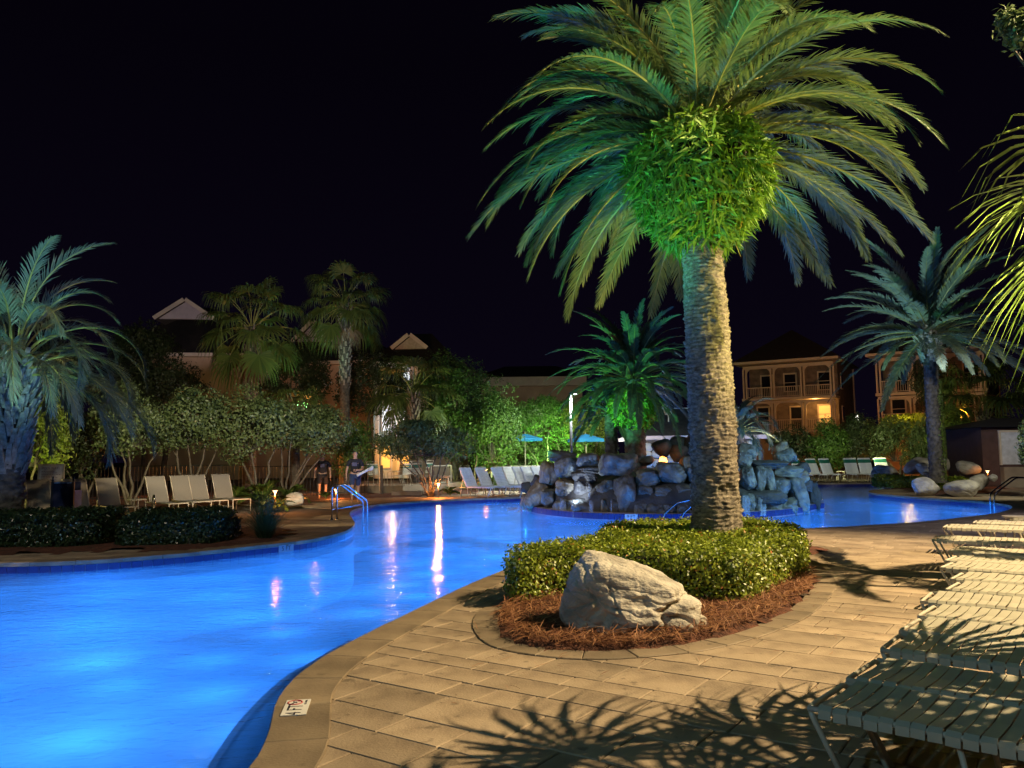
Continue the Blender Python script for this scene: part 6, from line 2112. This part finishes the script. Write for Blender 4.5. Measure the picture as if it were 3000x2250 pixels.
def gable_house(px, pya, pyb, wpx, Y, body_w, depth, label, mat, ez, rot=0.0, wall=None):
    """house whose lit gable end peeps over the trees"""
    ap = PY(px, pya, Y); zb_ = PY(px, pyb, Y)[2]
    hw = wpx / F * Y / 2
    root = empty('gabled_house', (ap[0], Y, 0), label, 'house', rz=rot)
    z1 = ap[2]
    V = [(-hw, 0, zb_), (hw, 0, zb_), (0, 0, z1)]
    V += [(a, 0.3, c) for a, b, c in V]
    MB().add(V, [(0, 1, 2), (5, 4, 3), (0, 3, 4, 1), (1, 4, 5, 2), (2, 5, 3, 0)]).obj('gable', mat, root)
    for sx in (-1, 1):
        nrm_ = np.array([sx * (z1 - zb_), 0, hw]); nrm_ /= np.linalg.norm(nrm_)
        a = np.array([sx * hw * 1.10, -0.5, zb_ - (z1 - zb_) * 0.10]); b = np.array([0, -0.5, z1])
        q = [a, b, b + [0, depth, 0], a + [0, depth, 0]]
        q = q + [v + nrm_ * 0.22 for v in q]
        MB().add(q, [(0, 1, 2, 3), (7, 6, 5, 4), (0, 4, 5, 1), (1, 5, 6, 2), (2, 6, 7, 3), (3, 7, 4, 0)]).obj('roof', m_roof, root)
        MB().bar(a + nrm_ * 0.1 + [0, -0.03, 0], b + nrm_ * 0.1 + [0, -0.03, 0], 0.08, 0.28).obj('barge_board', m_trimw, root)
    MB().box((0, depth / 2 + 0.4, ez / 2), (body_w, depth, ez)).obj('wall', wall or m_stucco, root)
    MB().box((0, depth / 2 + 0.3, ez + 0.1), (body_w + 1.2, depth + 1.6, 0.25)).obj('eaves_board', m_trimw, root)
    zr = zb_ + 0.2
    V = [(-body_w / 2 - .6, -0.5, ez + .24), (body_w / 2 + .6, -0.5, ez + .24), (body_w / 2 + .6, depth + 1.1, ez + .24), (-body_w / 2 - .6, depth + 1.1, ez + .24), (-body_w * .15, depth / 2, zr + 1.5), (body_w * .15, depth / 2, zr + 1.5)]
    MB().add(V, [(0, 1, 5, 4), (1, 2, 5), (2, 3, 4, 5), (3, 0, 4), (3, 2, 1, 0)]).obj('hip_roof', m_roof, root)
    return root, ap


m_mauve = pm('mauve_siding', (0.52, 0.44, 0.46), (0.44, 0.38, 0.40), 0.8, 3)
g1, ap1 = gable_house(545, 884, 934, 150, 60.0, 8.0, 9, 'house with a pale mauve gable peeping over the trees at the far left', m_mauve, 9.3, rot=0.15)
g2, ap2 = gable_house(922, 946, 1000, 112, 63.0, 12.5, 10, 'wide house with a tan gable behind the slender fan palm', m_mauve, 8.9, rot=-0.1)
g3, ap3 = gable_house(1202, 986, 1022, 92, 58.0, 6.6, 8, 'house with a small orange edged gable and white lit wall windows', pm('tan_siding', (0.50, 0.40, 0.32), rough=0.8), 7.6, rot=-0.05)
lamp('gable_wash', 'SPOT', (-16, 50, 6), 1300, (0.95, 0.78, 0.90), 0.3, (ap1[0], 60, ap1[2] - 0.5), 40, 0.6)
lamp('gable_wash', 'SPOT', (-8.5, 50, 7), 700, (0.95, 0.72, 0.66), 0.3, (ap2[0], 63, ap2[2] - 0.5), 40, 0.6)
lamp('gable_wash', 'SPOT', (-5.5, 50, 7), 420, (1.0, 0.52, 0.28), 0.3, (ap3[0], 58, ap3[2] - 0.5), 40, 0.6)
lamp('eaves_wash', 'SPOT', (-14.0, 53, 3.0), 420, (1, 0.42, 0.12), 0.3, (-15.5, 62, 9.0), 110, 0.6)
# white-lit wall with porch bays on the third house
def wall_piece(px0, px1, py0, py1, Y, name, mat, parent, org, th=0.12):
    a, b = PY(px0, py0, Y), PY(px1, py1, Y)
    return MB().box(((a[0] + b[0]) / 2 - org[0], Y - org[1], (a[2] + b[2]) / 2), (abs(b[0] - a[0]), th, abs(a[2] - b[2]))).obj(name, mat, parent)


wh = empty('lit_porch', (PY(1150, 1300, 55)[0], 55.0, 0), 'white lit two level house porch with columns seen through the trees', 'house')
og_ = np.array([wh.location[0], 55.0, 0])
m_whitew = pm('white_wall', (0.70, 0.70, 0.72), (0.60, 0.60, 0.63), 0.8, 2)
wall_piece(1095, 1225, 1060, 1400, 55.6, 'wall', m_whitew, wh, og_)
for x0, x1 in ((1100, 1109), (1163, 1172), (1214, 1223)):
    wall_piece(x0, x1, 1060, 1400, 55.0, 'column', m_trimw, wh, og_, 0.25)
wall_piece(1095, 1225, 1172, 1188, 55.0, 'balcony_edge', m_trimw, wh, og_, 0.4)
wall_piece(1095, 1225, 1282, 1292, 55.0, 'porch_edge', m_trimw, wh, og_, 0.4)
for (x0, x1, y0, y1, mt) in ((1120, 1138, 1090, 1160, m_int), (1182, 1200, 1070, 1120, m_intw), (1120, 1140, 1200, 1262, m_intw), (1180, 1204, 1205, 1262, m_intw), (1118, 1142, 1300, 1370, m_int), (1178, 1206, 1300, 1370, m_int)):
    f = wall_piece(x0 - 3, x1 + 3, y0 - 3, y1 + 3, 55.45, 'window', m_trimw, wh, og_)
    wall_piece(x0, x1, y0, y1, 55.36, 'pane', mt, wh, og_, 0.04)
lamp('porch_lamp', 'POINT', PY(1150, 1215, 54.2), 70, (0.85, 0.9, 1.0), 0.1)
lamp('porch_lamp', 'POINT', PY(1150, 1330, 53.8), 160, (1, 0.42, 0.07), 0.1)

# long low roofs in the distance
lr_ = empty('long_building', PY(1560, 1330, 75), 'long dim building with an orange brown eaves line above the green trees', 'building')
lo = np.array(lr_.location)
lr_.location = (lo[0], lo[1], 0)
z0, z1 = PY(1560, 1132, 75)[2], PY(1560, 1106, 75)[2]
MB().box((0, 3, z0 / 2), (9.5, 6, z0)).obj('wall', m_stucco, lr_)
MB().box((0, 2.7, (z0 + z1) / 2), (10.2, 7, z1 - z0)).obj('fascia', m_trimw, lr_)
V = [(-5.4, -1, z1), (5.4, -1, z1), (5.4, 7, z1), (-5.4, 7, z1), (-2.5, 3, z1 + 1.4), (2.5, 3, z1 + 1.4)]
MB().add(V, [(0, 1, 5, 4), (1, 2, 5), (2, 3, 4, 5), (3, 0, 4), (3, 2, 1, 0)]).obj('roof', m_roof, lr_)
lamp('eaves_wash', 'SPOT', (1.0, 62, 3.5), 150, (1, 0.50, 0.28), 0.3, (lo[0], 75, z0 + 0.3), 70, 0.6)

# pool bar hut with hipped roof and stone walls
hp = PY(2052, 1275, 33.5)
hut = empty('pool_bar_hut', (hp[0], 33.5, 0), 'stone pool bar hut with a dark hipped roof behind the big palm trunk', 'hut')
ze = PY(2052, 1281, 33.5)[2]; zt = PY(1929, 1197, 35.5)[2]
xl, xr = PY(1861, 1275, 33.5)[0] - hp[0], PY(2247, 1275, 33.5)[0] - hp[0]
rl_, rr2 = PY(1929, 1197, 36)[0] - hp[0], PY(2180, 1197, 36)[0] - hp[0]
V = [(xl, 0, ze + .06), (xr, 0, ze + .06), (xr, 5, ze + .06), (xl, 5, ze + .06), (rl_, 2.5, zt), (rr2, 2.5, zt)]
m_shing = pm('grey_shingle', (0.15, 0.15, 0.16), (0.10, 0.10, 0.11), 0.85, 6, 0.5, 30)
MB().add(V, [(0, 1, 5, 4), (1, 2, 5), (2, 3, 4, 5), (3, 0, 4), (3, 2, 1, 0)]).obj('roof', m_shing, hut)
MB().box(((xl + xr) / 2, 2.5, ze), (xr - xl + 0.08, 5.06, 0.16)).obj('eaves_board', pm('pinkish_fascia', (0.55, 0.46, 0.46), rough=0.6), hut)
cap = MB()
cap.bar((xl, 0, ze + .10), (rl_, 2.5, zt + .03), 0.10, 0.05).bar((rl_, 2.5, zt + .03), (rr2, 2.5, zt + .03), 0.10, 0.05).bar((xr, 0, ze + .10), (rr2, 2.5, zt + .03), 0.10, 0.05)
cap.obj('ridge_cap', pm('ridge_metal', (0.50, 0.52, 0.56), rough=0.4), hut)
m_flag = pm('flagstone', (0.52, 0.48, 0.40), (0.40, 0.37, 0.32), 0.85, 3, 0.4, 20)
MB().box(((xl + xr) / 2, 2.5, ze / 2 - 0.04), (xr - xl - 0.7, 4.2, ze - 0.1)).obj('wall', pm('dark_mortar', (0.14, 0.12, 0.10), rough=0.9), hut)
rs = np.random.RandomState(3)
for x in np.arange(xl + 0.55, xr - 0.4, 0.44):
    for z in np.arange(0.2, ze - 0.15, 0.34):
        o = obj('flagstone', rock_mesh('flagstone', (0.46, 0.12, 0.36), rs.randint(9999), m_flag, sub=2, rough=0.08, box=0.2), hut, loc=(x + rs.normal(0, .03), 0.37, z + rs.normal(0, .02)), rot=(0, rs.uniform(-.3, .3), 0))
for (px, py, Y, s) in ((1945, 1188, 35.6, 0.30), (1958, 1210, 34.8, 0.30), (1861, 1220, 35.2, 0.14)):
    c = PY(px, py, Y)
    loc = np.array([c[0] - hp[0], Y - 33.5, c[2]])
    sp_ = obj('roof_speaker', MB().box((0, 0, 0), (s, 0.2, s * 0.55)).mesh('roof_speaker', m_trimw), hut, loc=loc)
    MB().bar((0, 0, -s * 0.27), (0, 0, -0.5), 0.05).obj('bracket', m_trimw, sp_)
lamp('hut_lamp', 'POINT', (hp[0] + xl + 0.6, 32.2, 2.0), 70, (1, 0.93, 0.70), 0.1)
lamp('hut_lamp', 'POINT', (hp[0] + xr - 0.5, 32.2, 2.1), 50, (1, 0.90, 0.85), 0.1)

# shed with white panel at the right edge
sa = PY(2870, 1330, 34.0)
shed = empty('pool_shed', (sa[0], 34.0, 0), 'dark shed with a large white framed panel at the right edge', 'shed', rz=-0.12)
zt_ = PY(2960, 1262, 34)[2]
m_shedw = pm('maroon_siding', (0.10, 0.05, 0.045), (0.07, 0.035, 0.03), 0.8, 3)
MB().box((2.9, 2.0, (zt_ + 0.15) / 2), (5.4, 3.6, zt_ + 0.15)).obj('wall', m_shedw, shed)
V = [(-0.4, -0.4, zt_ + .16), (6.4, -0.4, zt_ + .16), (6.4, 4.4, zt_ + .16), (-0.4, 4.4, zt_ + .16), (1.5, 2, zt_ + 0.6), (4.5, 2, zt_ + 0.6)]
MB().add(V, [(0, 1, 5, 4), (1, 2, 5), (2, 3, 4, 5), (3, 0, 4), (3, 2, 1, 0)]).obj('roof', m_roof, shed)
MB().box((2.2, 0.15, zt_ / 2 + 0.45), (2.6, 0.06, zt_ - 1.0)).obj('white_panel', pm('white_panel', (0.66, 0.67, 0.74), rough=0.7), shed)
MB().box((0.88, 0.12, zt_ / 2 + 0.45), (0.08, 0.1, zt_ - 0.95)).box((2.2, 0.12, zt_ - 0.02), (2.75, 0.1, 0.08)).obj('panel_frame', m_trimw, shed)
MB().box((2.3, 0.0, 0.42), (2.9, 0.35, 0.84)).obj('counter', m_wall, shed)
lamp('shed_flood', 'SPOT', (14, 26, 5.0), 420, (0.80, 0.84, 1.0), 0.05, (20.5, 34, 1.6), 40, 0.5)

# dark fence behind the left chaises and the walking men
def fence(px0, px1, Y, h, label, step=0.16):
    a, b = PY(px0, 1400, Y)[0], PY(px1, 1400, Y)[0]
    root = empty('iron_fence', (a, Y, 0), label, 'fence')
    mt = m_ironf
    MB().bar((0, 0, h), (b - a, 0, h), 0.04).obj('top_rail', mt, root)
    MB().bar((0, 0, 0.15), (b - a, 0, 0.15), 0.04).obj('bottom_rail', mt, root)
    me = MB().box((0, 0, h / 2), (0.022, 0.022, h)).mesh('picket', mt)
    for x in np.arange(0, b - a, step)[:290]:
        obj('picket', me, root, loc=(x, 0, 0))


m_ironf = pm('black_iron', (0.025, 0.022, 0.025), rough=0.5)
fence(230, 690, 30.5, 1.35, 'dark picket fence behind the left sling chaises', 0.14)
fence(700, 1085, 33.2, 1.25, 'dark picket fence behind the two walking men', 0.14)
lamp('fence_orange_lamp', 'POINT', (PY(620, 1400, 32)[0], 32.5, 1.4), 60, ORNG, 0.1)
lamp('fence_orange_lamp', 'POINT', (PY(930, 1380, 36)[0], 36.0, 1.6), 220, ORNG, 0.1)
lamp('fence_orange_lamp', 'POINT', (PY(420, 1380, 33)[0], 33.5, 1.4), 40, ORNG, 0.1)
lamp('lime_bush_lamp', 'POINT', (PY(70, 1330, 23)[0], 23.0, 1.0), 60, (0.85, 1.0, 0.2), 0.1)
lamp('left_palm_warm', 'POINT', (PY(120, 1200, 22.6)[0], 22.6, 0.6), 60, (1.0, 0.75, 0.2), 0.1)

# ================================================================ PEOPLE
m_skin = pm('skin', (0.46, 0.27, 0.19), (0.40, 0.23, 0.16), 0.6, 12)
m_black = pm('black_cotton', (0.014, 0.014, 0.022), (0.010, 0.010, 0.016), 0.9, 20)
m_denim = pm('blue_shorts', (0.035, 0.055, 0.13), (0.02, 0.035, 0.09), 0.9, 20)
m_hair = pm('grey_hair', (0.16, 0.14, 0.13), rough=0.9)
m_towel = pm('white_towel', (0.75, 0.76, 0.80), (0.62, 0.64, 0.68), 0.95, 20, 0.4, 60)


def skin(name, joints, edges, mat, parent, sub=1):
    me = bpy.data.meshes.new(name)
    me.from_pydata([j[0] for j in joints], edges, [])
    me.update()
    o = obj(name, me, parent)
    me.materials.append(mat)
    md = o.modifiers.new('Skin', 'SKIN')
    md.use_smooth_shade = True
    for i, j in enumerate(joints):
        r = j[1]
        me.skin_vertices[0].data[i].radius = (r, r) if not isinstance(r, tuple) else r
        me.skin_vertices[0].data[i].use_root = (i == 0)
    s = o.modifiers.new('Subsurf', 'SUBSURF')
    s.levels = s.render_levels = sub + 1
    # bake to a plain mesh so that nothing depends on modifiers
    bpy.context.view_layer.update()
    dg = bpy.context.evaluated_depsgraph_get()
    m2 = bpy.data.meshes.new_from_object(o.evaluated_get(dg))
    m2.name = name
    for p in m2.polygons: p.use_smooth = True
    if not m2.materials: m2.materials.append(mat)
    o.modifiers.clear()
    o.data = m2
    return o


def person(px, py, Y, label, Hh, rz, shorts_m, arm_carry, hair, stride=0.16):
    c = PY(px, py, Y)
    root = empty('person', (c[0], Y, 0.0), label, 'person', rz=rz)
    k = Hh / 1.78
    hip, kn, an = 0.93 * k, 0.50 * k, 0.09 * k
    # local frame: faces -Y, x to the figure's left when seen from the front is +x
    J = [((0, 0, 1.00 * k), (0.155, 0.115)),            # 0 pelvis
         ((0, 0, 1.18 * k), (0.150, 0.115)), ((0, -0.01, 1.36 * k), (0.165, 0.115)), ((0, 0, 1.47 * k), (0.10, 0.085)), ((0, -0.01, 1.53 * k), 0.058),
         ((0, -0.02, 1.60 * k), (0.070, 0.080)), ((0, -0.02, 1.68 * k), (0.078, 0.095)), ((0, -0.01, 1.755 * k), (0.055, 0.065))]
    E = [(0, 1), (1, 2), (2, 3), (3, 4), (4, 5), (5, 6), (6, 7)]
    def limb(start, pts):
        i = start
        for p in pts:
            J.append(p); E.append((i, len(J) - 1)); i = len(J) - 1
        return i
    for sx, st in ((-1, stride), (1, -stride)):
        limb(0, [((sx * 0.10, 0, hip), 0.092), ((sx * 0.11, -st * 0.5, 0.72 * k), 0.080), ((sx * 0.115, -st * 0.9, kn), 0.056), ((sx * 0.115, -st * 0.6 + 0.02, 0.32 * k), 0.054),
                 ((sx * 0.115, -st * 0.9 + (0.05 if st < 0 else 0), an), 0.036), ((sx * 0.12, -st * 0.9 - 0.07, 0.045), (0.040, 0.030)), ((sx * 0.125, -st * 0.9 - 0.17, 0.032), (0.042, 0.022))])
    hands = []
    for sx in (-1, 1):
        if sx == 1 and arm_carry:
            pts = [((sx * 0.20, 0, 1.43 * k), 0.062), ((sx * 0.27, 0.02, 1.20 * k), 0.047), ((sx * 0.20, -0.16, 1.13 * k), 0.040), ((sx * 0.05, -0.26, 1.12 * k), 0.030), ((sx * 0.0, -0.28, 1.12 * k), (0.038, 0.022))]
        else:
            sw = 0.10 * (-sx)
            pts = [((sx * 0.20, 0, 1.43 * k), 0.062), ((sx * 0.27, 0.02, 1.18 * k), 0.047), ((sx * 0.29, sw * 0.4, 1.10 * k), 0.043), ((sx * 0.30, -0.05 + sw, 0.90 * k), 0.030), ((sx * 0.30, -0.06 + sw, 0.83 * k), (0.022, 0.042))]
        e = limb(3, pts)
        hands.append((sx, J[e][0], J[e - 1][0]))
    body = skin('body', J, E, m_skin, root)
    # fingers
    for sx, h, w_ in hands:
        d = np.array(h) - np.array(w_); d /= np.linalg.norm(d)
        side = np.array([0, 1, 0]) if abs(d[2]) > 0.7 else np.array([0, 0, 1])
        b = MB()
        for f, (of, ln) in enumerate(((-0.030, 0.062), (-0.010, 0.074), (0.010, 0.070), (0.028, 0.055))):
            a = np.array(h) + d * 0.015 + side * of
            cu = np.cross(d, side) * 0.018 * sx
            b.tube([a, a + d * ln * 0.55, a + d * ln * 0.9 + cu], [0.0095, 0.009, 0.007], 6)
        a = np.array(h) - d * 0.02 + side * -0.035
        b.tube([a, a + d * 0.02 - side * 0.022, a + d * 0.05 - side * 0.026], [0.011, 0.010, 0.008], 6)
        b.obj('hand', m_skin, root, smooth=True, kind='stuff')
    # face and hair
    zf_ = 1.665 * k
    MB().lathe([(0.010, -0.02), (0.014, -0.012), (0.006, 0.022)], (0, -0.118, zf_ - 0.005), 8).obj('nose', m_skin, root, smooth=True)
    for sx in (-1, 1):
        MB().lathe([(0.004, -0.008), (0.010, 0), (0.004, 0.008)], (sx * 0.030, -0.100, zf_ + 0.022), 8).obj('eye', m_ink, root, smooth=True)
        MB().lathe([(0.006, -0.028), (0.014, 0), (0.006, 0.030)], (sx * 0.080, -0.01, zf_ + 0.005), 8).obj('ear', m_skin, root, smooth=True)
    MB().box((0, -0.102, zf_ - 0.045), (0.045, 0.012, 0.008)).obj('mouth', m_red, root)
    V, Fc = ico(3)
    V = V * np.array([0.088, 0.100, 0.085]) + np.array([0, 0.012, 1.70 * k])
    keep = [f for f in Fc if (V[f][:, 2].mean() > 1.70 * k + (0.02 if hair else 0.0) or V[f][:, 1].mean() > 0.03) and V[f][:, 1].mean() > -0.055]
    V2 = np.vstack([V, V * 0.98 + np.array([0, 0, 1.70 * k]) * 0.02])
    obj('hair', mesh('hair', V2, [list(f) for f in keep] + [list(f[::-1] + len(V)) for f in keep], m_hair, None, True), root)
    # shirt: torso plus sleeves, shorts
    SJ = [((0, 0, 0.96 * k), (0.19, 0.145)), ((0, 0, 1.18 * k), (0.178, 0.142)), ((0, -0.01, 1.36 * k), (0.188, 0.138)), ((0, 0, 1.465 * k), (0.12, 0.10)),
          ((-0.20, 0, 1.435 * k), 0.082), ((-0.262, 0.015, 1.24 * k), 0.074), ((0.20, 0, 1.435 * k), 0.082), ((0.262, 0.015, 1.24 * k), 0.074)]
    skin('t_shirt', SJ, [(0, 1), (1, 2), (2, 3), (3, 4), (4, 5), (3, 6), (6, 7)], m_black, root)
    KJ = [((0, 0, 0.99 * k), (0.172, 0.13))]
    KE = []
    for sx, st in ((-1, stride), (1, -stride)):
        KJ += [((sx * 0.105, 0, hip - 0.02), 0.112), ((sx * 0.112, -st * 0.5, 0.72 * k), 0.105), ((sx * 0.115, -st * 0.75, 0.56 * k), 0.100)]
        n = len(KJ); KE += [(0, n - 3), (n - 3, n - 2), (n - 2, n - 1)]
    skin('shorts', KJ, KE, shorts_m, root)
    MB().box((-0.03 if arm_carry else 0, -0.168, 1.33 * k), (0.17, 0.01, 0.13)).obj('shirt_print', pm('faded_print', (0.12, 0.12, 0.20), (0.05, 0.05, 0.09), 0.9, 30), root)
    return root


p1 = PY(1045, 1476, 28.6)
person(1040, 1400, 28.6, 'tall bald man in black T-shirt and blue shorts walking behind the stair handrail', 1.80, 0.25, m_denim, True, False, 0.20)
person(945, 1400, 31.0, 'shorter man in black shirt and dark shorts walking left of the bald man', 1.72, 0.15, m_black, False, True, 0.14)
pt = PY(1056, 1388, 28.25)
tw = empty('towel_roll', (pt[0], 28.25, pt[2]), 'rolled white towel carried under the arm of the bald man', 'towel')
MB().tube([(-0.12, -0.04, -0.06), (0.0, 0, 0), (0.28, 0, 0.15), (0.36, 0.02, 0.19)], [0.05, 0.05, 0.05, 0.045], 12).obj('roll', m_towel, tw, smooth=True)
MB().tube([(0.30, -0.02, 0.12), (0.40, -0.01, 0.20), (0.44, 0, 0.26)], [0.05, 0.06, 0.04], 12).obj('fold', m_towel, tw, smooth=True)
